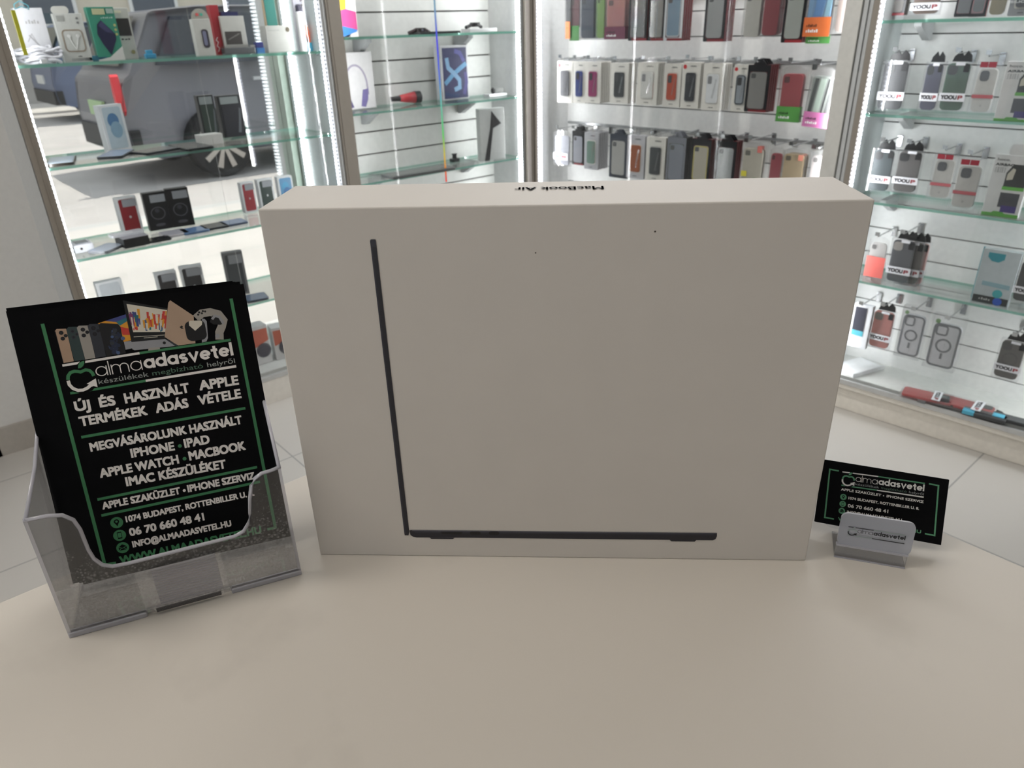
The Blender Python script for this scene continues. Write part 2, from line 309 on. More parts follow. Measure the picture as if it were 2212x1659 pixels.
def car(name, label, x, y, hd, paint, plate, L=4.4, Wd=1.82, Hh=1.62):
    t = thing(name, label, 'car', TM((x, y, -.06), hd))
    # local: x along the car (rear at -L/2), y across
    prof = [(-L/2, .32), (-L/2 - .03, .62), (-L/2 + .02, .95), (-L/2 + .10, 1.02), (-L/2 + .42, Hh - .04), (-L/2 + .9, Hh), (.35, Hh), (.75, Hh - .07), (1.35, 1.03), (L/2 - .25, .90), (L/2, .62), (L/2, .34), (L/2 - .3, .24), (-L/2 + .25, .24)]
    b = MB(); n = len(prof)
    def ring(y_, k, dz): return [(px * (1 if z < 1.0 else k), y_, z - dz * (z > 1.05)) for px, z in prof]
    v = ring(-Wd/2 + .16, .985, .03) + ring(-Wd/2, 1, .05) + ring(Wd/2, 1, .05) + ring(Wd/2 - .16, .985, .03)
    # pull the glasshouse inwards
    v = [(p[0], p[1] * (1 - .16 * max(0, min(1, (p[2] - 1.0) / .55))), p[2]) for p in v]
    f = [tuple(range(n)), tuple(range(4 * n - 1, 3 * n - 1, -1))]
    for a in range(3): f += [(a * n + i, (a + 1) * n + i, (a + 1) * n + (i + 1) % n, a * n + (i + 1) % n) for i in range(n)]
    obj('body', b.add(v, f), paint, t, bevel=.04, smooth=False)
    dark = C(38, 42, 50, .06)
    for sgn in (-1, 1):
        w = MB(); yy = sgn * (Wd/2 * .965)
        for poly in ([(-L/2 + .35, 1.08), (-L/2 + .6, Hh - .13), (-.75, Hh - .11), (-.75, 1.07)], [(-.68, 1.07), (-.68, Hh - .11), (.38, Hh - .12), (.28, 1.05)], [(.36, 1.05), (.46, Hh - .13), (.62, Hh - .17), (1.12, 1.05)]):
            w.slab(poly, yy - .03, yy + .03)
        w.v = [(p[0], p[1] - sgn * .13 * max(0, min(1, (p[2] - 1.0) / .5)) + sgn * .015, p[2]) for p in w.v]
        obj('side_window', w, dark, t)
        obj('door_handle', MB().box(-.95, sgn * Wd/2 - .02, .9, -.75, sgn * Wd/2 + .02, .93), PALEALU, t)
        for px in (-L/2 + .82, L/2 - .86):
            wh = MB(); wh.lathe([(.20, -.11), (.31, -.10), (.33, -.06), (.33, .06), (.31, .10), (.20, .11)], n=28)
            wh.xf(Matrix.Translation((px, sgn * (Wd/2 - .10), .33)) @ Matrix.Rotation(R(90), 4, 'X'))
            wo = obj('wheel', wh, C(28, 28, 30, .8), t)
            sp = MB()
            for k in range(10):
                a = 2 * math.pi * k / 10; c, s_ = math.cos(a), math.sin(a)
                q = [(c * .05 - s_ * .018, s_ * .05 + c * .018), (c * .05 + s_ * .018, s_ * .05 - c * .018), (c * .24 + s_ * .028, s_ * .24 - c * .028), (c * .24 - s_ * .028, s_ * .24 + c * .028)]
                sp.slab(q, -.012, .012)
            sp.slab(circ(0, 0, .055), -.016, .016)
            sp.xf(Matrix.Translation((px, sgn * (Wd/2 + .01), .33)))
            obj('rim_spokes', sp, C(196, 188, 178, .3, metal=.5), wo)
    obj('rear_window', MB().add([(-L/2 + .09, -.62, 1.08), (-L/2 + .09, .62, 1.08), (-L/2 + .36, .52, Hh - .12), (-L/2 + .36, -.52, Hh - .12)], [(0, 1, 2, 3)]), dark, t)
    for sgn in ((-1,) if 'dark' in label else ()): obj('tail_lamp', MB().slab([(sgn * .80, .66), (sgn * .845, .70), (sgn * .86, .86), (sgn * .845, 1.0), (sgn * .81, 1.02), (sgn * .785, .84)], -.03, .04).xf(Matrix.Translation((-L/2 - .02, 0, 0)) @ Matrix.Rotation(R(90), 4, 'Z')), C(225, 45, 55, .25), t)
    obj('number_plate', MB().box(-L/2 - .05, -.26, .62, -L/2 - .02, .26, .76), plate, t)
    obj('bumper', MB().box(-L/2 - .05, -Wd/2 + .12, .30, -L/2 + .1, Wd/2 - .12, .52), C(30, 31, 33, .6), t)
    return t
car('parked_car', 'dark grey car parked along the road outside the window', -8.65, 4.22, R(90), M((.17, .17, .19), .3, metal=.1), C(176, 205, 150, .4))
car('parked_car', 'blue car parked before the pale street house', -15.9, 5.1, R(90), M((.13, .16, .25), .35, metal=.1), C(225, 225, 220, .4))
pl = thing('street_pole', 'grey street pole standing beside the road outside the window', 'pole', TM((-11.4, 1.55, -.06)))
obj('shaft', MB().tube([(0, 0, 0), (0, 0, 5)], .06, 12), C(150, 148, 144, .5), pl); obj('foot_plate', MB().box(-.12, -.12, 0, .12, .12, .03), C(120, 120, 118, .5), pl)

# ================================================================ CABINETS
def led(parent, x, y, z0, z1, w, m, face='x', sgn=1):
    b = MB(); b.box(x - w/2, y - w/2, z0, x + w/2, y + w/2, z1)
    return obj('glowing_strip', b, m, parent)
def gshelf(parent, x0, y0, z, x1, y1, th=.008, front='x'):
    b = MB(); b.box(x0, y0, z - th, x1, y1, z)
    k = {'x': 3, 'y': 2}[front]; b.m = [0, 0, 1, 1, 1, 1]
    return obj('glass_shelf', b, [SHELF, SHELFEDGE], parent)
def slats(x0, x1, z0, z1, y, t=.016, step=.0855, gap=.006):
    b = MB(); b.box(x0, y + t * .6, z0, x1, y + t, z1, 1); z = z0
    while z < z1: b.box(x0, y, z + gap, x1, y + t * .6, min(z + step, z1), 0); z += step
    return b
TOP = 2.15
GRV = C(96, 95, 92, .7)
# --- cabinet with the see-through back
c1 = thing('display_cabinet', 'tall glass cabinet of phone boxes standing before the street window', 'cabinet', TM((0, 0, 0)))
obj('plinth', MB().box(-2.79, .37, 0, LX, 1.385, .095), C(226, 221, 213, .45), c1)
obj('base_panel', MB().box(-2.79, .38, .095, LX - .012, 1.31, .125), WHITE, c1)
obj('top_panel', MB().box(-2.79, .37, TOP, LX, 1.385, TOP + .05), WHITE, c1)
obj('side_panel', MB().box(-2.79, .366, .095, LX - .01, .380, TOP), PANEL, c1)
obj('side_panel', MB().box(-2.79, 1.318, .095, LX - .012, 1.332, TOP), C(205, 214, 212, .3), c1)
obj('frame_post', MB().box(LX - .02, .366, .095, LX + .004, .396, TOP).box(LX - .02, .381, .095, LX + .006, .384, TOP), ALU, c1)
obj('frame_post', MB().box(LX - .012, 1.338, .095, LX + .002, 1.346, TOP).box(LX - .03, 1.346, .095, LX + .004, 1.392, TOP), ALU, c1)
obj('frame_post', MB().box(LX - .03, 1.318, .095, LX - .004, 1.338, TOP).box(LX - .03, 1.326, .095, LX + .001, 1.330, TOP), PALEALU, c1)
obj('bottom_track', MB().box(LX - .016, .396, .095, LX + .002, 1.32, .112), PALEALU, c1)
for z in LZ: gshelf(c1, -2.775, .384, z, LX - .014, 1.314)
obj('sliding_pane', MB().box(LX - .006, .398, .11, LX - .002, .88, TOP), GLASS, c1)
obj('sliding_pane', MB().box(LX - .012, .84, .11, LX - .008, 1.318, TOP), GLASS, c1)
led(c1, LX - .010, .400, .12, TOP, .004, LED); led(c1, LX - .016, 1.312, .12, TOP, .006, LEDV); led(c1, -2.735, 1.311, .12, TOP, .012, LED)
for z in LZ:
    for y in (.384, 1.314):
        for x in (-2.72, -2.53): obj('shelf_peg', MB().tube([(x, y - .008, z - .012), (x, y + .008, z - .012)], .004, 8), CHROME, c1)
ya, yb = at_x(12, 22, LX), at_x(38, 120, LX)
yt = MB(); yt.box(LX - .006, ya.y + .012, yb.z, LX - .002, ya.y + .022, ya.z); obj('yellow_tape', yt, C(206, 204, 60, .4), c1, label='yellow strip of tape')
# --- second cabinet with a slatted back
c2 = thing('display_cabinet', 'narrow glass cabinet with headphone and tablet boxes in the corner', 'cabinet', TM((0, 0, 0)))
obj('plinth', MB().box(-2.74, 1.393, 0, LX, 2.272, .095), C(226, 221, 213, .45), c2)
obj('base_panel', MB().box(-2.70, 1.393, .095, LX - .012, 2.22, .125), WHITE, c2)
obj('top_panel', MB().box(-2.74, 1.393, TOP, LX, 2.275, TOP + .05), WHITE, c2)
obj('slat_panel', slats(1.393, 2.235, .1275, TOP, 0, step=.0855).xf(Matrix.Translation((-2.69, 0, 0)) @ Matrix.Rotation(R(90), 4, 'Z')), [C(212, 212, 208, .5), GRV], c2)
obj('side_panel', MB().box(-2.70, 2.222, .095, LX - .012, 2.236, TOP), PANEL, c2)
obj('side_panel', MB().box(-2.70, 1.394, .095, LX - .03, 1.402, TOP), PANEL, c2)
obj('frame_post', MB().box(LX - .022, 2.238, .095, LX + .006, 2.262, TOP).box(LX - .022, 2.264, .095, LX + .012, 2.278, TOP), ALU, c2)
obj('bottom_track', MB().box(LX - .016, 1.393, .095, LX + .002, 2.238, .112), PALEALU, c2)
for z in MZ: gshelf(c2, -2.688, 1.403, z, LX - .014, 2.221)
obj('sliding_pane', MB().box(LX - .006, 1.394, .11, LX - .002, 1.80, TOP), GLASS, c2)
obj('sliding_pane', MB().box(LX - .012, 1.775, .11, LX - .008, 2.236, TOP), GLASS, c2)
led(c2, LX - .018, 2.214, .12, TOP, .011, LED)
for z in MZ:
    for y in (1.56, 2.04): obj('shelf_bracket', MB().slab([(0, 0), (.10, 0), (.10, -.012), (.02, -.055), (0, -.055)], -.012, .012).xf(Matrix.Translation((-2.688, y, z - .008))), C(150, 152, 152, .4), c2)
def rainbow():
    m, n, l, out = nt('rainbow_reflection'); e = n.new('ShaderNodeEmission'); tc = n.new('ShaderNodeTexCoord'); sp = n.new('ShaderNodeSeparateXYZ'); l.new(tc.outputs['Object'], sp.inputs[0])
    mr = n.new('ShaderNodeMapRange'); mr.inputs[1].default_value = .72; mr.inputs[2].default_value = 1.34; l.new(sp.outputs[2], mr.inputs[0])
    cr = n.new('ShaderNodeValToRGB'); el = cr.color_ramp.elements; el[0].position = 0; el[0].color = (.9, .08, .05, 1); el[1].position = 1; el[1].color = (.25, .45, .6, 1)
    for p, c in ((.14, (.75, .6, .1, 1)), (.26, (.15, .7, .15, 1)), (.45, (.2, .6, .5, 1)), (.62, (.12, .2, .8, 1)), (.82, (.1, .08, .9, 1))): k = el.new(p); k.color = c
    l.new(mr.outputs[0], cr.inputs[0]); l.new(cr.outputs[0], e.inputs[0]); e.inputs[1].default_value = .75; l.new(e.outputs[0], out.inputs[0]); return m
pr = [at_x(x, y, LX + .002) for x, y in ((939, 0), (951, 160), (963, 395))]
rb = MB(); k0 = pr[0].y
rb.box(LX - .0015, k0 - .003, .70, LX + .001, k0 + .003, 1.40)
obj('glowing_strip', rb, rainbow(), c2, label='rainbow reflection along the glass pane edge')  # reflection on the pane edge, painted as a glowing coloured strip
# --- wall of phone cases (R frame: x = s along the wall, y = depth, z = height)
S0, S1, DB = -1.752, -.488, .20
c3 = thing('display_cabinet', 'wide white glass cabinet of phone cases hung in three rows', 'cabinet', RM)
obj('plinth', MB().box(S0 - .03, .01, 0, S1 + .03, DB + .02, .095), C(226, 221, 213, .45), c3)
obj('base_panel', MB().box(S0, .014, .095, S1, DB, .125), WHITE, c3)
obj('top_panel', MB().box(S0 - .03, 0, TOP, S1 + .03, DB + .03, TOP + .05), WHITE, c3)
obj('slat_panel', slats(S0, S1, .0985, TOP, DB, step=.0855, gap=.004), [C(226, 226, 223, .5), GRV], c3)
obj('side_panel', MB().box(S0 - .012, .012, .095, S0, DB + .02, TOP), PANEL, c3)
obj('side_panel', MB().box(S1, .012, .095, S1 + .012, DB + .02, TOP), PANEL, c3)
obj('frame_post', MB().box(S0 - .022, .006, .095, S0 - .012, .03, TOP), ALU, c3)
led(c3, S0 + .006, .012, .12, TOP, .009, LEDV)
obj('frame_post', MB().box(S1 - .004, -.004, .095, S1 + .018, .03, TOP).box(S1 + .020, -.010, .095, S1 + .046, .03, TOP), C(205, 203, 197, .4, metal=.2), c3)
obj('bottom_track', MB().box(S0, -.004, .095, S1, .014, .112), PALEALU, c3)
obj('sliding_pane', MB().box(S0, .002, .11, -1.13, .006, TOP), GLASS, c3)
obj('sliding_pane', MB().box(-1.17, .008, .11, S1, .012, TOP), GLASS, c3)
# --- cabinet of case packs on glass shelves
E0, E1 = -.392, .545
c4 = thing('display_cabinet', 'long glass shelf cabinet of boxed phone cases beyond the business cards', 'cabinet', RM)
obj('plinth', MB().box(S1 + .05, .02, 0, E1, DB + .02, .088).box(S1 + .05, .0, .088, E1, DB + .02, .108), C(234, 228, 218, .45), c4, bevel=.003)
obj('base_panel', MB().box(E0, .016, .108, E1, DB + .01, .130), WHITE, c4)
obj('top_panel', MB().box(S1 + .05, 0, TOP, E1, DB + .03, TOP + .05), WHITE, c4)
obj('slat_panel', slats(E0, E1, .0985, TOP, DB, step=.0855, gap=.004), [C(228, 229, 227, .5), GRV], c4)
obj('side_panel', MB().box(E0 - .014, .012, .108, E0, DB + .02, TOP), C(200, 206, 206, .35), c4)
obj('frame_post', MB().box(S1 + .050, -.004, .108, S1 + .062, .03, TOP).box(S1 + .064, .002, .108, S1 + .074, .03, TOP), PALEALU, c4)
obj('frame_post', MB().box(S1 + .076, -.002, .108, E0 - .002, .02, TOP), ALU, c4)
led(c4, E0 + .003, .010, .135, TOP, .006, LEDV)
obj('bottom_track', MB().box(E0, -.006, .108, E1, .0, .124).box(E0, .008, .108, E1, .014, .120), PALEALU, c4)
for z in RZ: gshelf(c4, E0, .012, z, E1, DB - .002, front='y')
p1 = rloc(at_r(2165, 250, 0)).x
obj('sliding_pane', MB().box(E0, .002, .124, p1 + .045, .006, TOP), GLASS, c4)
obj('sliding_pane', MB().box(p1, .008, .12, E1, .012, TOP), GLASS, c4)
obj('side_panel', MB().box(E1, .012, .108, E1 + .014, DB + .02, TOP), C(200, 206, 206, .35), c4); obj('frame_post', MB().box(E1, -.004, .108, E1 + .03, .03, TOP), ALU, c4); led(c4, E1 - .004, .010, .135, TOP, .006, LEDV)  # glowing strip at this unseen end is added to light the packs
pc = rloc(at_r(1990, 873, 0)); obj('lock_clip', MB().box(pc.x - .012, -.008, .122, pc.x + .012, .002, .142), C(120, 122, 124, .3, metal=.6), c4)
for z in RZ:
    for s in (-.31, .14, .5): obj('shelf_bracket', MB().slab([(0, 0), (-.11, 0), (-.11, -.010), (-.02, -.05), (0, -.05)], -.010, .010).xf(Matrix.Translation((s, DB, z - .008)) @ Matrix.Rotation(R(90), 4, 'Z')), C(168, 170, 170, .4), c4)
HOOKS = []

# ================================================================ COUNTER
XC, YC = -.5625, .5574
ct = thing('counter', 'cream shop counter with a smooth laminate worktop', 'counter', TM((0, 0, 0)))
CREAM = M((.62, .565, .495), .42, noise=.03, scale=9)
def worktop_mat():
    m, n, l, out = nt('worktop'); b = n.new('ShaderNodeBsdfPrincipled'); b.inputs['Roughness'].default_value = .45
    tc = n.new('ShaderNodeTexCoord'); t = n.new('ShaderNodeTexNoise'); t.inputs['Scale'].default_value = 14; t.inputs['Detail'].default_value = 8; l.new(tc.outputs['Object'], t.inputs['Vector'])
    cr = n.new('ShaderNodeValToRGB'); e = cr.color_ramp.elements; base = (.645, .595, .53)
    e[0].position = .26; e[0].color = tuple(c * .93 for c in base) + (1,); e[1].position = .40; e[1].color = base + (1,)
    l.new(t.outputs['Fac'], cr.inputs[0]); l.new(cr.outputs[0], b.inputs['Base Color']); l.new(b.outputs[0], out.inputs[0]); return m
obj('worktop', MB().box(XC, -1.1, CT - .036, 1.3, YC, CT), worktop_mat(), ct, bevel=.0015)
obj('front_panel', MB().box(XC + .04, -1.06, .09, 1.26, YC - .04, CT - .036), CREAM, ct)
obj('kick_board', MB().box(XC + .08, -1.02, 0, 1.22, YC - .08, .09), C(120, 116, 110, .6), ct)

# ================================================================ LAPTOP BOX
BW, BH, BD = .375, .272, .0726
BM = TM((-.3178, .31265, CT), R(45.857))
bx = thing('laptop_box', 'large white cardboard laptop box standing upright on the counter', 'box', BM)
CARD = M((.63, .585, .535), .55, noise=.012, scale=25)
obj('box_body', MB().box(-BW/2, 0, 0, BW/2, BD, BH), CARD, bx, bevel=.0009)
def bxl(px, py):
    P = BM.inverted() @ on(px, py, BM.to_3x3() @ Vector((0, 1, 0)), BM.translation); return (P.x, P.z)
def poly(f, pts): return [f(*p) for p in pts]
lap = MB()
cB = lambda x, y: bxl(840 + x * .33454, 1100 + y * .33454)
cA = lambda x, y: bxl(740 + x * .42796, 490 + y * .42796)
NAVY, NAVY2, HOLE, EDGE = C(28, 28, 38, .35), C(44, 44, 56, .35), C(8, 8, 12, .5), C(98, 98, 108, .35)
lap.flat(poly(cA, [(139, 70), (143, 63), (166, 63), (169, 72), (337, 1540), (333, 1556), (314, 1556), (312, 1546)]), -.00030, 0)
lap.flat(poly(cA, [(139, 72), (146, 72), (319, 1546), (312, 1546)]), -.00034, 1)
lap.flat(poly(cA, [(141, 66), (168, 66), (170, 100), (146, 100)]), -.00036, 1)
lap.flat(poly(cB, [(133, 135), (150, 133), (1200, 144), (2118, 152), (2118, 172), (2108, 192), (2092, 199), (1960, 198), (1200, 190), (430, 182), (180, 181), (156, 176), (140, 165)]), -.00030, 0)
lap.flat(poly(cB, [(150, 134), (1200, 144.5), (2118, 152.5), (2118, 156), (1200, 149), (150, 139)]), -.00036, 3)
lap.flat(poly(cB, [(160, 141), (2100, 158), (2095, 166), (170, 150)]), -.00034, 1)
for q in ([(262, 182), (425, 183), (414, 191), (275, 190)], [(1812, 196), (1985, 198), (1974, 208), (1824, 206)]): lap.flat(poly(cB, q), -.00030, 0)
for x0, x1 in ((335, 478), (524, 592), (646, 713)):
    a = cB(x0, 164); b = cB(x1, 142); lap.flat(rr(a[0], a[1], b[0], b[1], .004), -.00040, 2)
    if x0 == 335: lap.stroke(rr(a[0] + .0004, a[1] + .0004, b[0] - .0004, b[1] - .0004, .004), .0003, -.00044, 1, True)
obj('laptop_picture', lap, [NAVY, NAVY2, HOLE, EDGE], bx)
tt = MB()
text(tt, 'MacBook Air', (0, 0), (1, 0), .165, 0, 0, .04)
def top_at(px, py): P = BM.inverted() @ at_z(px, py, CT + BH); return P
a = top_at(1303, 403.5); b = top_at(1112, 406.5); c = top_at(1303, 412.5)
hh = abs((c - a).y) / .165 * .72; ww = (b - a)
tt.v = [(a.x + ww.x * p[0], a.y + (.0 + ww.y) * p[0] - hh * p[2] * 1.0, BH + .0006) for p in tt.v]
obj('lettering', tt, C(40, 38, 40, .5), bx)
for px, py, r in ((1157, 546, .0005), (1415, 500, .0006)): q = bxl(px, py); obj('dirt_speck', MB().flat(circ(q[0], q[1], r, 8), -.0003), C(70, 62, 55, .8), bx)

# ================================================================ LEAFLETS AND THEIR HOLDER
FYAW = R(70.304); FW_, FH_ = .1488, .2030
FM = TM((-.5030, .0982, .9075), FYAW, R(16.7), R(-.69) * -1)
FMI = FM.inverted(); FN = FM.to_3x3() @ Vector((0, 1, 0))
def fpt(px, py): P = FMI @ on(px, py, FN, FM.translation); return (P.x, P.z)
fA = lambda x, y: fpt(x * .28933, 590 + y * .28933)
fB = lambda x, y: fpt(x * .31646, 880 + y * .31646)
fC = lambda x, y: fpt(100 + x * .19892, 630 + y * .19892)
PBLACK = M((.0032, .0032, .004), .55, noise=.2, spec=.08); PGREEN = C(70, 128, 88, .5, spec=.2); PWHITE = C(236, 230, 225, .5, spec=.2); PGREY = C(160, 164, 160, .5, spec=.2); PDIMG = C(88, 116, 98, .5, spec=.2)
def arc(cx, cz, rx, rz, a0, a1, n=14): return [(cx + rx * math.cos(R(a0 + (a1 - a0) * k / n)), cz + rz * math.sin(R(a0 + (a1 - a0) * k / n))) for k in range(n + 1)]
def letter(ch, w):
    """round geometric letters, x-height 1: list of strokes and advance"""
    r = .5 - w / 2; h = w / 2
    ring = (arc(.5, .5, r, r, 0, 360, 24)[:-1], True)
    if ch == 'a': return [ring, ([(1 - h, 0), (1 - h, 1)], False)], 1.
    if ch == 'd': return [ring, ([(1 - h, 0), (1 - h, 1.42)], False)], 1.
    if ch == 'l': return [([(h, 0), (h, 1.42)], False)], w
    if ch == 'm':
        q = (1.5 - w) / 4
        return [([(h, 0), (h, 1)], False), ([(h, .5)] + arc(h + q, 1 - h - q, q, q, 180, 0) + [(h + 2 * q, 0)], False), ([(h + 2 * q, .5)] + arc(h + 3 * q, 1 - h - q, q, q, 180, 0) + [(h + 4 * q, 0)], False)], 1.5
    if ch == 's': return [(arc(.41, 1 - .25 - h * .55, .38 - h, .25 - h * .5, 30, 250, 14) + arc(.41, .25 + h * .55, .38 - h, .25 - h * .5, 70, -150, 14), False)], .80
    if ch == 'v': return [([(h * .9, 1), (.5, h * .6), (1 - h * .9, 1)], False)], 1.
    if ch == 'e': return [(arc(.5, .5, r, r, -38, -360, 22), False), ([(h, .5), (1 - h * .6, .5)], False)], 1.
    if ch == 't': return [([(.22 + h, 1.30), (.22 + h, .42)] + arc(.22 + h + .2, .30 - h * .3, .2, .26 - h * .5, 180, 280, 8), False), ([(.02, 1 - h), (.62, 1 - h)], False)], .66
def word(mb, body, w, p0, p1, xh, y, mi, gap=.12):
    x = 0; L = []
    for chh in body: st, ad = letter(chh, w); L.append((st, x)); x += ad + gap
    x -= gap; d = (p1[0] - p0[0], p1[1] - p0[1]); n = (-d[1] / math.hypot(*d) * xh, d[0] / math.hypot(*d) * xh)
    kk = 0
    for st, ox in L:
        for pts, cl in st:
            kk += 1; b2 = MB().stroke(pts, w, 0, 0, cl)
            mb.add([(p0[0] + d[0] * (v[0] + ox) / x + n[0] * v[2], y - (kk % 3) * 4e-6, p0[1] + d[1] * (v[0] + ox) / x + n[1] * v[2]) for v in b2.v], b2.f, mi)
def logo(mb, F, y, W=0, G=1, T=2, D=3, LW=None, scale=1., tag_=True, K=4):
    """the shop emblem: materials W white/black, G green, T tagline, D dim tagline"""
    LW = W if LW is None else LW
    P = lambda pts: [F(*p) for p in pts]
    s = scale * .0000605
    mb.flat(P([(172, 790), (1010, 655), (1015, 680), (178, 815)]), y, W); mb.flat(P([(1010, 655), (2000, 510), (2005, 537), (1015, 680)]), y, G)
    mb.flat(P([(258, 1090), (500, 1052), (1078, 955), (1083, 980), (500, 1078), (263, 1117)]), y, G); mb.flat(P([(1078, 955), (2060, 796), (2065, 823), (1083, 980)]), y, W)
    mb.flat(P([(215, 975), (232, 900), (300, 1000), (420, 1000), (490, 940), (535, 1030), (500, 1075), (380, 1105), (290, 1085), (235, 1030)]), y - .00003, K)
    mb.stroke(P([(236, 958), (238, 915), (262, 880), (305, 864), (345, 866), (372, 872), (400, 860), (430, 848), (470, 856), (500, 882), (516, 915)]), 36 * s, y - .00006, G)
    mb.stroke(P([(238, 966), (252, 1012), (290, 1050), (345, 1072), (400, 1068), (450, 1045), (490, 1008)]), 36 * s, y - .00006, W)
    mb.flat(P([(440, 1000), (538, 942), (558, 1036), (515, 1024), (470, 1040), (462, 1005)]), y - .00007, W)
    mb.flat(P([(330, 845), (335, 790), (385, 740), (425, 742), (420, 800), (385, 842)]), y - .00004, K)
    mb.flat(P([(346, 834), (346, 800), (362, 772), (388, 756), (412, 752), (413, 782), (400, 808), (376, 828)]), y - .00008, G)
    def dist(a, b): p, q = F(*a), F(*b); return math.hypot(p[0] - q[0], p[1] - q[1])
    xh = dist((600, 918), (586, 812))
    word(mb, 'alma', .085, F(548, 925), F(1050, 846), xh, y, LW, .13)
    word(mb, 'adasvetel', .27, F(1068, 840), F(2036, 690), xh, y, LW, .055)
    if tag_:
        th = dist((575, 1003), (566, 950)) * .92
        text(mb, 'készülékek', F(572, 1004), F(1115, 919), th * .70, y, T, 0, True); text(mb, 'megbízható', F(1155, 912), F(1705, 828), th * .70, y, D, 0, True)
        text(mb, 'helyről', F(1752, 820), F(2052, 773), th * .70, y, T, 0, True)
def disc_icon(mb, c, r, kind, y, G, K):
    x, z = c; mb.flat(circ(x, z, r), y, G); q = y - .00004
    if kind == 0:
        mb.flat(circ(x, z + r * .18, r * .42, 14), q, K); mb.flat([(x - r * .34, z), (x + r * .34, z), (x, z - r * .68)], q, K); mb.flat(circ(x, z + r * .18, r * .2, 10), q - .00003, G)
    elif kind == 1: mb.flat(rect(x - r * .34, z - r * .6, x + r * .34, z + r * .6), q, K); mb.flat(rect(x - r * .26, z - r * .4, x + r * .26, z + r * .45), q - .00003, G)
    else:
        mb.flat([(x - r * .62, z - r * .42), (x + r * .62, z - r * .42), (x + r * .62, z + r * .2), (x, z + r * .62), (x - r * .62, z + r * .2)], q, K)
        mb.stroke([(x - r * .6, z + r * .2), (x, z - r * .1), (x + r * .6, z + r * .2)], r * .09, q - .00003, G); mb.stroke([(x - r * .6, z - r * .4), (x - r * .15, z)], r * .09, q - .00003, G); mb.stroke([(x + r * .6, z - r * .4), (x + r * .15, z)], r * .09, q - .00003, G)
fy = thing('leaflet', 'top black leaflet of the pile, with white lettering and device pictures', 'leaflet', FM, 'leaflets in the clear holder')
obj('sheet', MB().box(-FW_/2, 0, 0, FW_/2, .0004, FH_), PBLACK, fy)
YF = -.0002
g = MB(); u = FW_ / 446.
def rule(a, b, th): g.stroke([a, b], th, YF, 0)
rule(fA(317, 378), fB(717, 1078), .0023); rule(fA(1725, 190), fB(1880, 825), .0023); rule(fB(708, 1074), fB(792, 1061), .0020); rule(fB(1825, 832), fB(1888, 818), .0020)
rule(fA(607, 1225), fA(1832, 1008), .0020); rule(fB(665, 629), fB(1755, 407), .0020); rule(fB(692, 738), fB(1775, 507), .0020)
obj('border_lines', g, PGREEN, fy)
lg = MB(); logo(lg, fC, YF, 0, 1, 2, 3); obj('emblem', lg, [PWHITE, PGREEN, PGREY, PDIMG, PBLACK], fy)
tx = MB()
def fl_(F, body, x0, y0, x1, y1, hp, mi=0, bold=.10):
    a, b = F(x0, y0), F(x1, y1); xm, ym = (x0 + x1) / 2, (y0 + y1) / 2
    p, q = F(xm, ym), F(xm - hp * .22, ym - hp); text(tx, body, a, b, math.hypot(p[0] - q[0], p[1] - q[1]), YF, mi, bold)
for row in (('ÚJ', 563, 1034, 682, 1016, 74), ('ÉS', 748, 1004, 868, 984, 74), ('HASZNÁLT', 937, 974, 1420, 890, 74), ('APPLE', 1492, 877, 1786, 832, 72), ('TERMÉKEK', 600, 1146, 1106, 1058, 72), ('ADÁS', 1168, 1046, 1412, 1002, 70), ('VÉTELE', 1484, 986, 1805, 932, 70),
            ('MEGVÁSÁROLUNK', 678, 1334, 1398, 1200, 64), ('HASZNÁLT', 1420, 1198, 1812, 1124, 64), ('IPHONE', 982, 1379, 1308, 1322, 66), ('IPAD', 1380, 1306, 1570, 1271, 66), ('APPLE WATCH', 750, 1530, 1340, 1420, 66), ('MACBOOK', 1416, 1400, 1838, 1318, 66), ('IMAC KÉSZÜLÉKET', 945, 1592, 1692, 1455, 66)): fl_(fA, *row)
for row in (('APPLE SZAKÜZLET', 702, 698, 1235, 590, 48), ('IPHONE SZERVIZ', 1284, 580, 1742, 488, 48), ('1074 BUDAPEST, ROTTENBILLER U. 8.', 862, 785, 1738, 602, 40), ('06 70 660 48 41', 888, 880, 1398, 770, 52), ('INFO@ALMAADASVETEL.HU', 908, 957, 1582, 810, 42)): fl_(fB, *row)
fl_(fB, 'WWW.ALMAADASVETEL.HU', 822, 1072, 1788, 858, 52, 1)
for F, x, y, mi, r in ((fA, 1343, 1290, 1, .0014), (fA, 1378, 1385, 1, .0014), (fB, 1258, 567, 0, .0011)): c = F(x, y); tx.flat(circ(c[0], c[1], r, 12), YF, mi)
for k, (x, y) in enumerate(((797, 786), (817, 873), (838, 957))): disc_icon(tx, fB(x, y), .0043, k, YF, 1, 2)
obj('lettering', tx, [PWHITE, PGREEN, PBLACK], fy)
pc_ = MB(); pm = [PBLACK, C(176, 146, 122), C(44, 60, 60), C(158, 152, 144), C(46, 48, 56), C(20, 20, 30), C(28, 36, 62), C(150, 150, 154), C(178, 152, 130), C(196, 60, 50), C(218, 150, 40), C(64, 72, 130), C(40, 110, 120), C(214, 206, 190), C(130, 60, 100), C(9, 9, 11), C(70, 90, 130)]
def pf(pts, mi, dy=0.): pc_.flat(poly(fC, pts), YF - dy, mi)
pf([(92, 430), (112, 405), (215, 402), (300, 755), (186, 776)], 1); pf([(92, 430), (100, 430), (190, 776), (186, 776)], 15, .00002)
pf([(216, 408), (240, 384), (335, 380), (420, 740), (306, 755)], 2, .00003); pf([(332, 392), (352, 370), (452, 367), (535, 720), (424, 738)], 3, .00006)
pf([(448, 372), (470, 351), (572, 349), (650, 702), (540, 719)], 4, .00009)
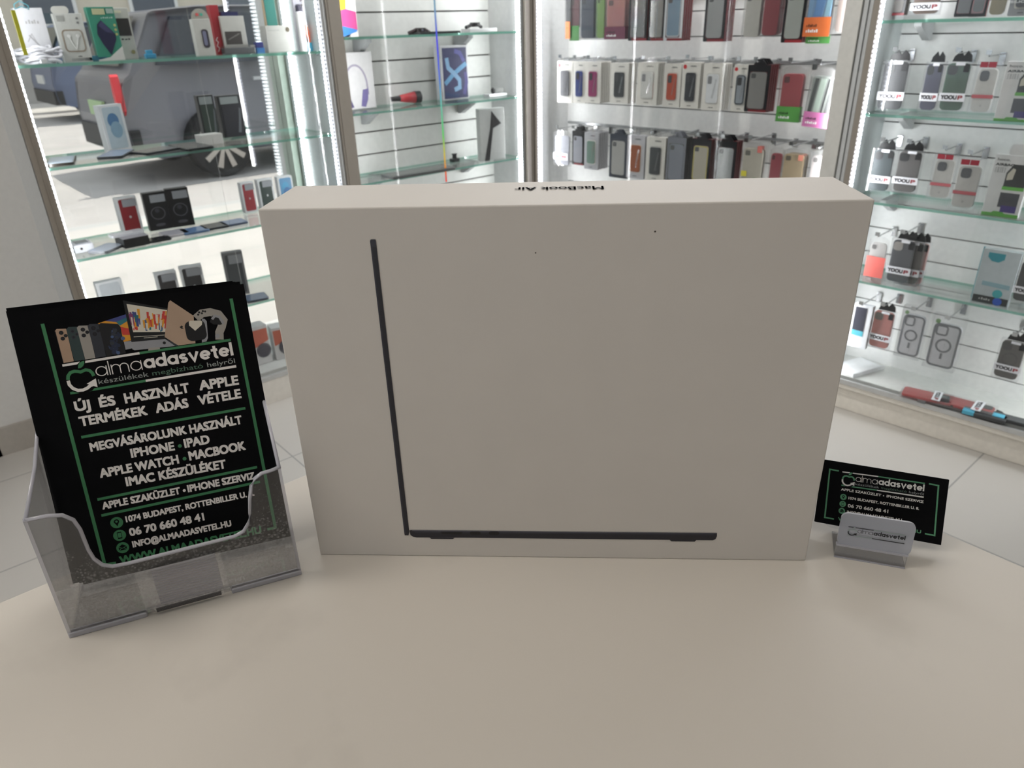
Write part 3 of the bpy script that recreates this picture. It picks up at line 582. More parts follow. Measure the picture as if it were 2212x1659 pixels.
pf([(560, 345), (865, 245), (925, 527), (843, 545)], 10, .00002); pf([(640, 318), (865, 245), (872, 280), (760, 330)], 11, .00004); pf([(760, 330), (872, 280), (880, 320), (800, 370)], 12, .00004); pf([(800, 380), (895, 400), (910, 470), (830, 470)], 9, .00004)
pf([(843, 545), (940, 530), (948, 612), (862, 630)], 7, .00003)
pf([(566, 360), (590, 341), (778, 350), (805, 380), (865, 668), (655, 702)], 15, .00012)
random.seed(3)
for k in range(46):
    t_ = random.random(); cx = 735 + random.gauss(0, 26) + 20 * (1 - t_); cy = 400 + 270 * t_; c = fC(cx, cy); pc_.flat(circ(c[0], c[1], random.uniform(.0006, .0016), 9), YF - .00015 - k * 1e-7, random.choice((6, 16, 6, 4)))
pf([(832, 95), (1320, 182), (1292, 516), (925, 547)], 15, .00008); pf([(872, 133), (1312, 200), (1292, 436), (945, 440)], 13, .00012)
for k in range(60):
    t_ = random.random(); x0, x1 = 940 + 355 * t_, 880 + 430 * t_ + random.uniform(-25, 25); a_ = random.uniform(.0, .55); b_ = a_ + random.uniform(.25, .45)
    yb, yt = 440, 135 + 66 * t_; f_ = lambda s_: (x0 + (x1 - x0) * s_, yb + (yt - yb) * s_); w_ = random.uniform(4, 11)
    col = random.choice((11, 12, 14, 11) if (t_ < .25 and a_ > .2) else (9, 10, 13, 10, 9)) if a_ > .12 or t_ < .4 else random.choice((12, 16, 13))
    p_, q_ = f_(a_), f_(min(b_, .97)); pf([(p_[0] - w_, p_[1]), (p_[0] + w_, p_[1]), (q_[0] + w_ * 1.4, q_[1]), (q_[0] - w_ * 1.4, q_[1])], col, .00013 + k * 1e-7)
pf([(925, 547), (1292, 514), (1400, 590), (960, 636), (935, 625)], 7, .00009); pf([(1110, 612), (1232, 600), (1236, 626), (1108, 640)], 3, .00010)
pf([(950, 488), (1285, 468), (1285, 473), (950, 494)], 13, .00014); pf([(1060, 500), (1210, 488), (1210, 493), (1060, 506)], 13, .00014)
c = fC(1282, 556); pc_.flat(circ(c[0], c[1], .0011, 10), YF - .00014, 15)
pf([(1325, 120), (1346, 94), (1600, 262), (1620, 560), (1430, 584), (1286, 492)], 8, .00016); pf([(1286, 500), (1300, 510), (1440, 586), (1400, 592)], 4, .00017)
pf([(1448, 385), (1470, 366), (1486, 380), (1478, 392), (1496, 402), (1470, 404)], 15, .00020)
st_ = [fC(*p) for p in ((1625, 290), (1690, 235), (1780, 222), (1870, 245), (1922, 310), (1905, 380), (1880, 440), (1882, 520))]
pc_.stroke(st_, .0058, YF - .00018, 3); pc_.stroke([fC(*p) for p in ((1800, 300), (1830, 262), (1880, 275), (1925, 350))], .0018, YF - .00021, 7)
pf([(1775, 330), (1800, 262), (1850, 258), (1925, 345), (1890, 360), (1815, 355)], 15, .000195)
pf([(1690, 290), (1720, 296), (1742, 320), (1756, 500), (1740, 540), (1690, 552)], 7, .00021); pc_.flat(rr(*fC(1536, 545), *fC(1712, 300), .004), YF - .00023, 15)
pf([(1548, 330), (1560, 316), (1680, 312), (1694, 328), (1690, 360), (1618, 424), (1552, 368)], 13, .00026)
c = fC(1860, 480); pc_.flat(circ(c[0], c[1], .0017, 12), YF - .0002, 7)
for x, y in ((1650, 250), (1690, 235), (1725, 215), (1660, 225), (1700, 212)): c = fC(x, y); pc_.flat(circ(c[0], c[1], .0008, 8), YF - .0002, 15)
for cx, cy, r in ((162, 447, 24), (180, 510, 23), (212, 478, 20), (285, 430, 24), (297, 495, 23), (332, 462, 20), (398, 412, 24), (408, 475, 23), (445, 440, 20), (512, 395, 24), (528, 460, 23), (565, 425, 18)):
    c = fC(cx, cy); pc_.flat(circ(c[0], c[1], r * .0000605, 14), YF - .00011, 4 if 250 < cx < 350 else 15); pc_.flat(circ(c[0], c[1], r * .0000605 * .55, 10), YF - .000115, 5)
obj('device_picture', pc_, pm, fy)
for k in range(7):
    q = thing('leaflet', 'plain black edge of a leaflet in the pile behind the top leaflet', 'leaflet', FM @ Matrix.Translation((-.0012 * min(k, 3) - .0016 * (k % 2) - .0022 * (k > 2), .0009 + .00095 * k, .0004 * k + .0006 * (k % 3))), 'leaflets in the clear holder')
    obj('sheet', MB().box(-FW_/2, 0, 0, FW_/2, .0006, FH_), PBLACK, q)
# holder: x along its front, y towards the back
HM = TM((-.4625, .0822, CT), R(71.42)); hw = .0787
ho = thing('leaflet_holder', 'clear acrylic leaflet holder full of black leaflets', 'holder', HM)
rim = [(-hw, .0985), (-.066, .0982), (-.0575, .0962), (-.0525, .091), (-.0508, .083), (-.0503, .066), (-.0490, .058), (-.0455, .0515), (-.0400, .0482), (-.030, .0475),
       (.0390, .0478), (.0455, .0502), (.0500, .0560), (.0525, .0640), (.0545, .0760), (.0572, .0860), (.0605, .0912), (.0655, .0940), (.0720, .0945), (hw, .0960)]
def acrylic_front():
    m, n, l, out = nt('acrylic_speckled')
    t = n.new('ShaderNodeBsdfTransparent'); t.inputs[0].default_value = (.985, .985, .99, 1); gl = n.new('ShaderNodeBsdfGlossy'); gl.inputs['Roughness'].default_value = .04
    mx = n.new('ShaderNodeMixShader'); fr = n.new('ShaderNodeFresnel'); fr.inputs[0].default_value = 1.45; l.new(fr.outputs[0], mx.inputs[0]); l.new(t.outputs[0], mx.inputs[1]); l.new(gl.outputs[0], mx.inputs[2])
    tc = n.new('ShaderNodeTexCoord'); sp = n.new('ShaderNodeSeparateXYZ'); l.new(tc.outputs['Object'], sp.inputs[0])
    v = n.new('ShaderNodeTexVoronoi'); v.inputs['Scale'].default_value = 420; l.new(tc.outputs['Object'], v.inputs['Vector'])
    ns = n.new('ShaderNodeTexNoise'); ns.inputs['Scale'].default_value = 70; ns.inputs['Detail'].default_value = 5; l.new(tc.outputs['Object'], ns.inputs['Vector'])
    mr = n.new('ShaderNodeMapRange'); mr.inputs[1].default_value = .075; mr.inputs[2].default_value = .02; mr.inputs[3].default_value = .12; mr.inputs[4].default_value = .36; l.new(sp.outputs[2], mr.inputs[0])
    ad = n.new('ShaderNodeMath'); ad.operation = 'MULTIPLY'; l.new(ns.outputs['Fac'], ad.inputs[0]); l.new(mr.outputs[0], ad.inputs[1])
    a2 = n.new('ShaderNodeMath'); a2.operation = 'MULTIPLY'; a2.inputs[1].default_value = 2.6; l.new(ad.outputs[0], a2.inputs[0])
    lt = n.new('ShaderNodeMath'); lt.operation = 'LESS_THAN'; l.new(v.outputs['Distance'], lt.inputs[0]); l.new(a2.outputs[0], lt.inputs[1])
    k = n.new('ShaderNodeMath'); k.operation = 'MULTIPLY_ADD'; k.inputs[1].default_value = .13; k.inputs[2].default_value = .02; l.new(lt.outputs[0], k.inputs[0])
    d = n.new('ShaderNodeBsdfDiffuse'); d.inputs[0].default_value = (.85, .84, .84, 1)
    m2 = n.new('ShaderNodeMixShader'); l.new(k.outputs[0], m2.inputs[0]); l.new(mx.outputs[0], m2.inputs[1]); l.new(d.outputs[0], m2.inputs[2]); l.new(m2.outputs[0], out.inputs[0]); return m
obj('front_panel', MB().slab([(-hw, .0), (-.0295, .0), (-.0285, .006), (.0275, .006), (.0285, .0), (hw, .0)] + rim[::-1], 0, .0022, 0, 1), [acrylic_front(), ACEDGE], ho)
obj('rim_edge', MB().tube([(x, .0011, z + .0002) for x, z in rim], .00135, 8), ACEDGE, ho, smooth=True)
for sg in (-1, 1):
    b = MB(); zf = .0985 if sg < 0 else .0960
    q = [(0, 0), (.060, 0), (.098, .126), (.088, .118), (.055, .107), (0, zf)]
    x0, x1 = (sg * hw, sg * (hw - .0022))
    v = [(x0, y, z) for y, z in q] + [(x1, y, z) for y, z in q]
    b.add(v, [tuple(range(6)), tuple(range(11, 5, -1))] + [(i, i + 6, (i + 1) % 6 + 6, (i + 1) % 6) for i in range(6)], [0, 0, 0, 0, 1, 1, 1, 1])
    obj('side_panel', b, [ACRYL, ACEDGE], ho)
    obj('rim_edge', MB().tube([(sg * (hw - .0011), y, z) for y, z in ((.0, zf), (.055, .107), (.088, .118), (.098, .126))], .0013, 8), ACEDGE, ho, smooth=True)
obj('back_panel', MB().box(-hw, 0, 0, hw, .0022, .150).xf(Matrix.Translation((0, .0600, .0)) @ Matrix.Rotation(R(-16.7), 4, 'X')), ACRYL, ho)
obj('floor_panel', MB().box(-hw + .0022, .0022, .0005, hw - .0022, .0585, .0032), ACRYL, ho)
for x0, x1 in ((-hw, -.0290), (.0282, hw)): obj('foot_rim', MB().box(x0, -.0009, 0, x1, .004, .0042), ACEDGE, ho, bevel=.0008)
rb = MB()
for k in range(15): z = .0085 + k * .0021; rb.box(-.0185, -.0009, z, .0235, .0002, z + .0008)
obj('ribbed_pocket', rb, ACEDGE, ho)
obj('pocket_panel', MB().box(-.0285, -.0016, .006, .0275, -.0009, .040), ACRYL, ho)
sc = MB()
for k in range(4): sc.box(-.0222, -.0022, .0030 + k * .0009, .0214, -.0016, .0034 + k * .0009)
obj('pocket_slot', sc, C(96, 92, 92, .4), ho)

# ================================================================ BUSINESS CARDS AND THEIR STAND
CYAW = R(29.8)
CM = TM((-.1622, .5065, .9085), CYAW, R(33.0), R(-1.2) * -1)
KW, KH = .0893, .0500
CMI = CM.inverted(); CN = CM.to_3x3() @ Vector((0, 1, 0))
def kpt(px, py): P = CMI @ on(px, py, CN, CM.translation); return (P.x, P.z)
kA = lambda x, y: kpt(1740 + x * .15675, 980 + y * .15675)
KG = C(96, 152, 116, .5, spec=.2); KW_ = C(228, 226, 220, .5, spec=.2)
cardo = thing('business_card', 'front business card, black with green corner brackets and white text', 'card', CM, 'business cards in the small stand')
obj('sheet', MB().box(-KW/2, 0, 0, KW/2, .0004, KH), PBLACK, cardo)
for pts in ([(460, 238), (335, 215), (265, 878), (390, 900)], [(1700, 415), (1832, 440), (1778, 1128), (1645, 1102)]): obj('corner_bracket', MB().stroke([kA(*p) for p in pts], .0011, YF, 0), KG, cardo)
# the same emblem as on the leaflet, scaled down
e0, e1 = fC(175, 802), fC(2003, 523); c0, c1_ = kA(508, 250), kA(1645, 410)
kk = math.hypot(c1_[0] - c0[0], c1_[1] - c0[1]) / math.hypot(e1[0] - e0[0], e1[1] - e0[1])
fang = math.atan2(e1[1] - e0[1], e1[0] - e0[0]); kang = math.atan2(c1_[1] - c0[1], c1_[0] - c0[0])
def place(o, k, ang):
    ca, sa = math.cos(ang - fang), math.sin(ang - fang)
    def F(x, y):
        p = fC(x, y); a, b = (p[0] - e0[0]) * k, (p[1] - e0[1]) * k; return (o[0] + a * ca - b * sa, o[1] + a * sa + b * ca)
    return F
lg = MB(); logo(lg, place(c0, kk, kang), YF, 0, 1, 2, 3, scale=kk); obj('emblem', lg, [KW_, KG, C(150, 152, 150), C(84, 106, 92), PBLACK], cardo)
tx = MB()
def kt(body, x0, y0, x1, y1, hp, mi=0, bold=.085):
    a, b = kA(x0, y0), kA(x1, y1); p, q = kA(x0, y0), kA(x0 + hp * .1, y0 - hp); text(tx, body, a, b, math.hypot(p[0] - q[0], p[1] - q[1]), YF, mi, bold)
kt('APPLE SZAKÜZLET', 487, 506, 1042, 590, 34); kt('IPHONE SZERVIZ', 1115, 600, 1625, 682, 34); kt('1074 BUDAPEST, ROTTENBILLER U. 8.', 590, 628, 1563, 776, 36); kt('06 70 660 48 41', 580, 738, 1138, 820, 46); kt('INFO@ALMAADASVETEL.HU', 568, 820, 1325, 936, 38)
kt('WWW.ALMAADASVETEL.HU', 445, 918, 1590, 1100, 44, 1)
c = kA(1075, 580); tx.flat(circ(c[0], c[1], .0005, 8), YF)
for k, (x, y) in enumerate(((522, 597), (512, 692), (500, 788))): disc_icon(tx, kA(x, y), .0024, k, YF, 1, 2)
obj('lettering', tx, [KW_, KG, PBLACK], cardo)
for k in range(4):
    q = thing('business_card', 'plain black edge of a business card behind the front card', 'card', CM @ Matrix.Translation((.0002 * (k % 2) - .0003 * k, .0006 + .0005 * k, .0003 * (k % 2))), 'business cards in the small stand')
    obj('sheet', MB().box(-KW/2, 0, 0, KW/2, .0004, KH), PBLACK, q)
SM = TM((-.1541, .4794, CT), R(30.6))
sd_ = thing('card_stand', 'small clear stand holding black business cards on the counter', 'card holder', SM)
obj('front_plate', MB().slab(rr(-.0246, .0118, .0256, .0395, .005), 0, .0020, 0, 1).xf(Matrix.Translation((0, 0, .0118)) @ Matrix.Rotation(R(-6), 4, 'X') @ Matrix.Translation((0, 0, -.0118))), [clear('acrylic_plate', (.93, .935, .95), 1.5, .62, (.50, .51, .56), .05), ACEDGE], sd_)
obj('foot', MB().box(-.0243, .0, 0, .0243, .0022, .0125).box(-.0243, .0022, .0, .0243, .030, .0020), [clear('acrylic_foot', (.93, .93, .94), 1.4, .12, (.6, .6, .62), .04)], sd_)
obj('seam', MB().box(-.0246, -.0006, .0112, .0246, .0026, .0128).box(-.0244, -.0004, .0, .0244, .0006, .0010), ACEDGE, sd_)
obj('back_plate', MB().slab(rr(-.0300, .004, .0300, .046, .006), 0, .002, 0, 1).xf(Matrix.Translation((0, .0300, .0)) @ Matrix.Rotation(R(-33), 4, 'X')), [ACRYL, ACEDGE], sd_)
PM_ = SM @ Matrix.Translation((0, 0, .0118)) @ Matrix.Rotation(R(-6), 4, 'X') @ Matrix.Translation((0, 0, -.0118)); PI_ = PM_.inverted(); PN = PM_.to_3x3() @ Vector((0, 1, 0))
def ppt(px, py): P = PI_ @ on(px, py, PN, PM_.translation); return (P.x, P.z)
pA = lambda x, y: ppt(1740 + x * .15675, 980 + y * .15675)
a0, a1 = pA(592, 1003), pA(1385, 1125); kp = math.hypot(a1[0] - a0[0], a1[1] - a0[1]) / math.hypot(e1[0] - e0[0], e1[1] - e0[1])
lg = MB(); logo(lg, place(a0, kp, math.atan2(a1[1] - a0[1], a1[0] - a0[0])), -.0003, 0, 1, 2, 2, scale=kp, K=3)
lo = obj('emblem', lg, [C(22, 22, 26), C(140, 152, 148), C(130, 136, 136), C(132, 134, 142)], sd_, mw=PM_ if False else Matrix.Translation((0, 0, .0118)) @ Matrix.Rotation(R(-6), 4, 'X') @ Matrix.Translation((0, 0, -.0118)))

# ================================================================ THINGS ON THE SHELVES: builders
def prt(root, name, poly_, y, mat, th=.0008, label=None): return obj(name, MB().slab(poly_, y - th, y), mat, root, label=label)
DARKTXT = C(50, 50, 52, .6)
def ticks(root, x0, x1, z, hgt, y, n=7, mat=None, name='small_print'):
    b = MB(); x = x0; st = (x1 - x0) / n
    for k in range(n): b.flat(rect(x, z, x + st * (.55 + .25 * ((k * 7) % 3) / 2), z + hgt * (.7 + .3 * (k % 2))), y); x += st
    return obj(name, b, mat or DARKTXT, root)
def spot(px, py, z):
    P = at_z(px, py, z)                      # keep things on the shelf: between its front edge and the back
    bk = LX - (.23 if px < 715 else .15)
    if z > 1.1 or not (bk < P.x < LX - .025): P = at_x(px, py, LX - .09 if z > 1.1 or P.x > LX - .1 or P.x < -9 else bk); P.z = z
    return P
def stand(pl_, pr_, ytop, z, d=.03, extra=0.):
    """box standing at height z: base pixels of its front corners, top pixel -> matrix, width, height"""
    A, B = spot(*pl_, z), spot(*pr_, z)
    if abs(A.x - B.x) > .06 or z > 1.1: xm = (A.x + B.x) / 2; A, B = at_x(*pl_, xm), at_x(*pr_, xm); A.z = B.z = z
    v = B - A
    Mx = TM((A + B) / 2, math.atan2(v.y, v.x)); mid = (A + B) / 2
    return Mx, v.length, rise(mid, ytop)
def fit_r(tl, tr, bl, br, dep):
    P = [rloc(at_r(*p, dep)) for p in (tl, tr, bl, br)]
    w = ((P[1].x - P[0].x) + (P[3].x - P[2].x)) / 2; zt = (P[0].z + P[1].z) / 2; zb = (P[2].z + P[3].z) / 2; s = sum(p.x for p in P) / 4
    return RM @ Matrix.Translation((s, dep, zb)), w, zt - zb, s, zb
def hook(s, dep, z):
    b = MB(); b.box(s - .008, DB - .006, z - .03, s + .008, DB - .001, z + .004)
    b.tube([(s, DB - .004, z), (s, dep - .022, z), (s, dep - .030, z + .008)], .0022, 6); b.box(s - .007, dep - .034, z + .004, s + .007, dep - .031, z + .016)
    obj('hook', b, CHROME, c3 if s < S1 else c4)
def stack(root, n, step, desc, group, skew=0.0):
    for k in range(n):
        c = copy_tree(root); c.matrix_world = root.matrix_world @ Matrix.Translation((skew * (k + 1), step * (k + 1), 0))
        c['label'] = desc; c['group'] = group
def card_pack(label, mw, w, h, col, t=.011, cam=True, dot=None, clearcase=False, cardcol=(218, 215, 208), grp='white card packs of phone cases', frame=None):
    r = thing('phone_case_pack', label, 'phone case', mw, grp)
    b = MB().slab(rr(-w/2, 0, w/2, h, .004), 0, t); obj('card_box', b, C(*cardcol, .45), r, bevel=.0006)
    x0, x1, z0, z1 = -w * .31, w * .33, h * .14, h * .80
    prt(r, 'window', rr(x0, z0, x1, z1, .008), -.0002, C(196, 194, 188, .5), .0006)
    cm = C(*col, .35); pcs = prt(r, 'phone_case', rr(x0 + .004, z0 + .004, x1 - .004, z1 - .004, .008), -.0012, cm, .004)
    if cam: prt(pcs, 'camera_hole', rr(x0 + .008, z1 - .036, x0 + .024, z1 - .010, .004), -.0054, C(60, 60, 62, .3) if not clearcase else C(120, 120, 122, .3), .0006)
    if frame: obj('case_rim', MB().stroke(rr(x0 + .005, z0 + .005, x1 - .005, z1 - .005, .008), .004, -.0058, 0, True), C(*frame, .4), r)
    prt(r, 'shine', [(x0 + .5 * (x1 - x0), z0 + .02), (x0 + .62 * (x1 - x0), z0 + .02), (x0 + .85 * (x1 - x0), z1 - .02), (x0 + .74 * (x1 - x0), z1 - .02)], -.0056, FILM, .0003)
    ticks(r, -w * .12, w * .12, h * .055, h * .022, -.0008); ticks(r, -w * .05, w * .28, h * .90, h * .03, -.0008, 5)
    prt(r, 'hang_tab', [(-.012, h - .002), (.012, h - .002), (.008, h + .016), (-.008, h + .016)], .004, FILM, .001)
    if dot: prt(r, 'round_sticker', circ(-w * .36, h * .90, w * .10, 14), -.0004, C(*dot, .5), .0006)
    return r
def yoo_pack(label, mw, w, h, col, t=.016, rib=(232, 232, 238), cam=(22, 22, 24), zb=.215, tag2=True, ring=None, under=True, hanger=True):
    r = thing('phone_case_pack', label, 'phone case', mw, 'clear boxed phone cases with a lettered band')
    obj('clear_box', MB().box(-w/2, -.0015, 0, w/2, t, h), CASEBOX, r)
    pcs = obj('phone_case', MB().slab(rr(-w * .43, h * .03, w * .43, h * .965, .012), .002, t - .003), C(*col, .4), r, bevel=.0015)
    prt(pcs, 'camera_hole', rr(-w * .38, h * .74, -w * .02, h * .93, .008), .0015, C(*cam, .35), .0012)
    if ring: obj('magnet_ring', MB().stroke(circ(0, h * .52, w * .27, 26), w * .045, .0012, 0, True), C(*ring, .4), pcs)
    if tag2: prt(r, 'size_tag', rect(w * .22, h * .80, w * .43, h * .955), -.0022, C(30, 30, 32, .5), .0005); prt(r, 'price_tag', rect(-w * .10, h * .925, w * .25, h * .985), -.0022, C(*rib, .5), .0006)
    bd = prt(r, 'paper_band', rect(-w/2, h * zb, w/2, h * (zb + .165)), -.0022, C(*rib, .5), .0006)
    lt = MB(); zc = h * (zb + .038); lh = h * .085
    text(lt, 'YOOU', (-w * .42, zc), (w * .20, zc), lh, -.0032, 0, .13); text(lt, 'P', (w * .235, zc), (w * .42, zc), lh, -.0032, 1, .13)
    obj('lettering', lt, [C(48, 44, 50, .6), C(150, 52, 60, .6)], bd)
    if hanger: obj('hanger', MB().slab([(-w * .30, h), (w * .44, h), (w * .40, h + .016), (w * .22, h + .028), (w * .10, h + .014), (-w * .02, h + .028), (-w * .24, h + .014)], .004, .009), BLACK, r)
    return r
def frame_pack(label, mw, w, h, inner, t=.014, side=(92, 22, 30), foot=(120, 30, 38), frame=(26, 25, 28), grp='dark framed bags of phone cases', rim=None):
    r = thing('phone_case_bag', label, 'phone case', mw, grp)
    obj('bag_back', MB().box(-w/2, .002, 0, w/2, t, h), C(*side, .35), r)
    b = MB(); pts_o, pts_i = rr(-w/2, 0, w/2, h, .004), rr(-w * .40, h * .06, w * .38, h * .86, .004)
    n = len(pts_o)
    for i in range(n): j = (i + 1) % n; b.flat([pts_o[i], pts_o[j], pts_i[j], pts_i[i]], -.001, 0)
    obj('bag_frame', b, C(*frame, .3), r)
    pcs = prt(r, 'phone_case', rr(-w * .38, h * .07, w * .36, h * .85, .010), .0008, C(*inner, .4), .001)
    prt(pcs, 'camera_hole', rr(-w * .33, h * .72, -w * .12, h * .82, .004), -.0004, C(60, 60, 62, .4), .0004)
    if rim: obj('case_rim', MB().stroke(rr(-w * .36, h * .085, w * .34, h * .835, .010), w * .05, -.0006, 0, True), C(*rim, .4), pcs)
    prt(r, 'clear_window', rr(-w * .39, h * .065, w * .37, h * .855, .004), -.0012, FILM, .0003)
    if foot: prt(r, 'bottom_band', rect(-w * .30, 0, w/2, h * .05), -.0016, C(*foot, .4), .0005)
    prt(r, 'hang_tab', [(-w * .3, h), (w * .3, h), (w * .12, h + .018), (-w * .12, h + .018)], .004, C(*frame, .3), .002)
    return r
def bag_pack(label, mw, w, h, inner, band=None, bandh=.3, t=.012, lean=0., strip=None, grp='clear bags of phone cases', sticker=None, letters=True):
    r = thing('phone_case_bag', label, 'phone case', mw @ Matrix.Rotation(lean, 4, 'Y'), grp)
    obj('bag', MB().slab([(-w/2, 0), (w/2, 0), (w * .49, h * .93), (w * .2, h), (-w * .2, h), (-w * .49, h * .93)], -.001, t), FILM, r)
    b0 = h * bandh if band else h * .04
    pcs = obj('phone_case', MB().slab(rr(-w * .42, b0 * .8, w * .42, h * .86, .012), .002, t - .003), C(*inner, .35), r, bevel=.0012)
    if strip:
        for k, (a, b_, c_) in enumerate(strip): prt(pcs, 'stripe', [(w * a, b0), (w * b_, b0), (w * (b_ + .10), h * .82), (w * (a + .10), h * .82)], .0015, C(*c_, .4), .0008)
    else: prt(pcs, 'camera_hole', rr(-w * .34, h * .70, -w * .12, h * .81, .004), .0016, C(int(inner[0] * .55), int(inner[1] * .55), int(inner[2] * .55), .4), .0008)
    if band:
        bd = prt(r, 'header_band', rect(-w/2, 0, w/2, h * bandh), -.0014, C(*band, .45), .0006)
        if letters: ticks(bd, -w * .38, w * .08, h * bandh * .22, h * bandh * .16, -.0026, 6, C(230, 230, 228, .5)); ticks(bd, -w * .38, w * .02, h * bandh * .50, h * bandh * .14, -.0026, 6, C(int(band[0] * .4), int(band[1] * .4), int(band[2] * .4), .5))
    for (sx, sz, sw, sh, c_) in (sticker or []): prt(r, 'sticker', rect(w * sx, h * sz, w * (sx + sw), h * (sz + sh)), -.0016, C(*c_, .5), .0005)
    return r
WAYS = {0: 'directly', 1: 'second', 2: 'third', 3: 'fourth', 4: 'fifth'}
# ---------------------------------------------------------------- middle row of the case wall
def hang(kind, x0, x1, y0, y1, dep, *a, n=0, stepd=.0135, behind=None, hk=True, **k):
    # x0,x1 top edge pixels, y0/y1 top and bottom pixels; the plane of the wall gives the rest
    mid = (y0 + y1) / 2
    mw, w, h, s, zb = fit_r((x0, y0), (x1, y0), (x0, y1), (x1, y1), dep)
    r = kind(a[0], mw, w, h, *a[1:], **k)
    if hk: hook(s, dep, zb + h + .010)
    for q in range(n):
        c = copy_tree(r); c.matrix_world = mw @ Matrix.Translation((.0006 * (q + 1), stepd * (q + 1), .001 * ((q * 3) % 2)))
        c['label'] = f"{('first', 'second', 'third', 'fourth')[q]} pack tucked behind the {behind}"
    return r
hang(card_pack, 1204, 1237, 132, 222, .070, 'white pack with a grey case at the corner end of the middle row', (86, 86, 90), dot=(214, 90, 96), cam=False, n=1, behind='grey case pack of the middle row')
hang(card_pack, 1238, 1265, 133, 223, .070, 'white pack with a navy blue case in the middle row', (46, 58, 112), n=1, behind='navy blue case pack')
hang(card_pack, 1265, 1297, 134, 223, .068, 'white pack with a magenta case in the middle row', (130, 44, 88), n=4, behind='magenta case pack')
hang(card_pack, 1319, 1357, 136, 224, .068, 'white pack with a glossy black case beside the magenta case', (44, 46, 48), n=3, behind='black case pack beside the magenta case')
hang(card_pack, 1376, 1420, 135, 227, .068, 'white pack with a clear case in the middle row', (196, 196, 192), clearcase=True, n=3, behind='clear case pack of the middle row')
hang(card_pack, 1433, 1470, 137, 231, .068, 'white pack with an orange red case in the middle row', (166, 70, 48), n=1, behind='orange red case pack')
hang(card_pack, 1472, 1511, 134, 235, .066, 'white pack with a black case and red dot beside the orange case', (46, 47, 52), dot=(190, 48, 54), n=1, behind='black case pack beside the orange case')
hang(card_pack, 1517, 1561, 137, 239, .064, 'white pack with a crystal white case in the middle row', (206, 208, 210), clearcase=True, n=3, behind='crystal white case pack')
hang(card_pack, 1582, 1618, 139, 242, .062, 'white pack with a dark rimmed glossy case and red dot', (140, 146, 152), dot=(190, 48, 54), frame=(66, 72, 78), n=1, behind='dark rimmed glossy case pack')
hang(frame_pack, 1612, 1660, 140, 242, .060, 'black framed bag with red sides closing the row of white packs', (158, 156, 152), n=3, behind='black framed bag of the middle row')
hang(bag_pack, 1682, 1734, 142, 264, .040, 'clear bag with a red case over a green band', (172, 66, 74), (82, 146, 70), .28, n=1, behind='bag with the green band')
hang(bag_pack, 1740, 1797, 146, 276, .036, 'clear bag with a striped case over a pink band', (170, 178, 172), (186, 110, 156), .26, lean=R(3), strip=[(-.40, -.26, (58, 64, 62)), (-.20, .02, (196, 214, 200)), (.10, .16, (40, 42, 44)), (.24, .38, (96, 98, 98))], n=1, behind='bag with the pink band')
# ---------------------------------------------------------------- top row of the case wall
hang(bag_pack, 1221, 1233, -25, 86, .080, 'thin dark case strip with an orange tag at the corner end', (58, 58, 62), grp='cases of the top row', sticker=[(-.4, .02, .8, .34, (222, 120, 58))], hk=False)
hang(bag_pack, 1231, 1252, -22, 88, .085, 'dark red case pack with a green foot in the top row', (92, 26, 38), (40, 104, 30), .30, grp='cases of the top row', letters=False)
hang(bag_pack, 1252, 1284, -26, 86, .075, 'clear bag with a dark blue case in the top row', (54, 62, 80), grp='cases of the top row', n=2, behind='dark blue case of the top row')
hang(bag_pack, 1288, 1306, -28, 86, .072, 'lime green case pack in the top row', (126, 164, 82), grp='cases of the top row', n=1, behind='lime green case pack')
hang(bag_pack, 1307, 1352, -20, 85, .068, 'pink case over a maroon band in the top row', (186, 120, 114), (100, 42, 66), .27, grp='cases of the top row', n=2, behind='pink case of the top row')
hang(frame_pack, 1359, 1399, -26, 88, .066, 'dark grey case in a framed bag of the top row', (96, 96, 92), grp='cases of the top row', n=2, behind='dark grey case of the top row')
hang(frame_pack, 1402, 1436, -26, 88, .066, 'pale grey case in a framed bag of the top row', (146, 142, 138), grp='cases of the top row', n=2, behind='pale grey case of the top row')
hang(frame_pack, 1436, 1476, -26, 88, .062, 'blue and white marbled case in the top row', (132, 168, 196), rim=(214, 216, 220), frame=(206, 208, 212), grp='cases of the top row', n=3, behind='blue and white marbled case')
hang(frame_pack, 1523, 1568, -30, 90, .058, 'silver grey case in a black framed bag of the top row', (172, 172, 170), grp='cases of the top row', n=3, behind='silver grey case of the top row')
hang(bag_pack, 1606, 1645, -34, 84, .060, 'cream white case in a clear bag of the top row', (212, 210, 202), grp='cases of the top row', sticker=[(.12, .74, .3, .08, (92, 146, 84))], n=1, behind='cream white case of the top row')
hang(bag_pack, 1646, 1686, -36, 80, .056, 'crimson case in a clear bag of the top row', (150, 58, 68), grp='cases of the top row', n=2, behind='crimson case of the top row')
hang(frame_pack, 1694, 1740, -36, 92, .050, 'milky white case with a red foot in the top row', (208, 214, 206), grp='cases of the top row', foot=(150, 40, 48), n=2, behind='milky white case of the top row')
hang(bag_pack, 1741, 1799, -40, 79, .042, 'sky blue case over an orange band in the top row', (130, 172, 212), (206, 106, 54), .36, grp='cases of the top row', strip=[(-.2, .12, (96, 148, 206)), (.2, .38, (160, 210, 232))])
hang(bag_pack, 1748, 1801, -30, 94, .062, 'clear bag with a green foot peeking under the orange band', (60, 58, 60), (86, 150, 78), .16, grp='cases of the top row')
hang(bag_pack, 1806, 1840, -40, 72, .040, 'taupe case in a clear bag beside the white post', (146, 128, 120), grp='cases of the top row', n=1, behind='taupe case beside the white post')
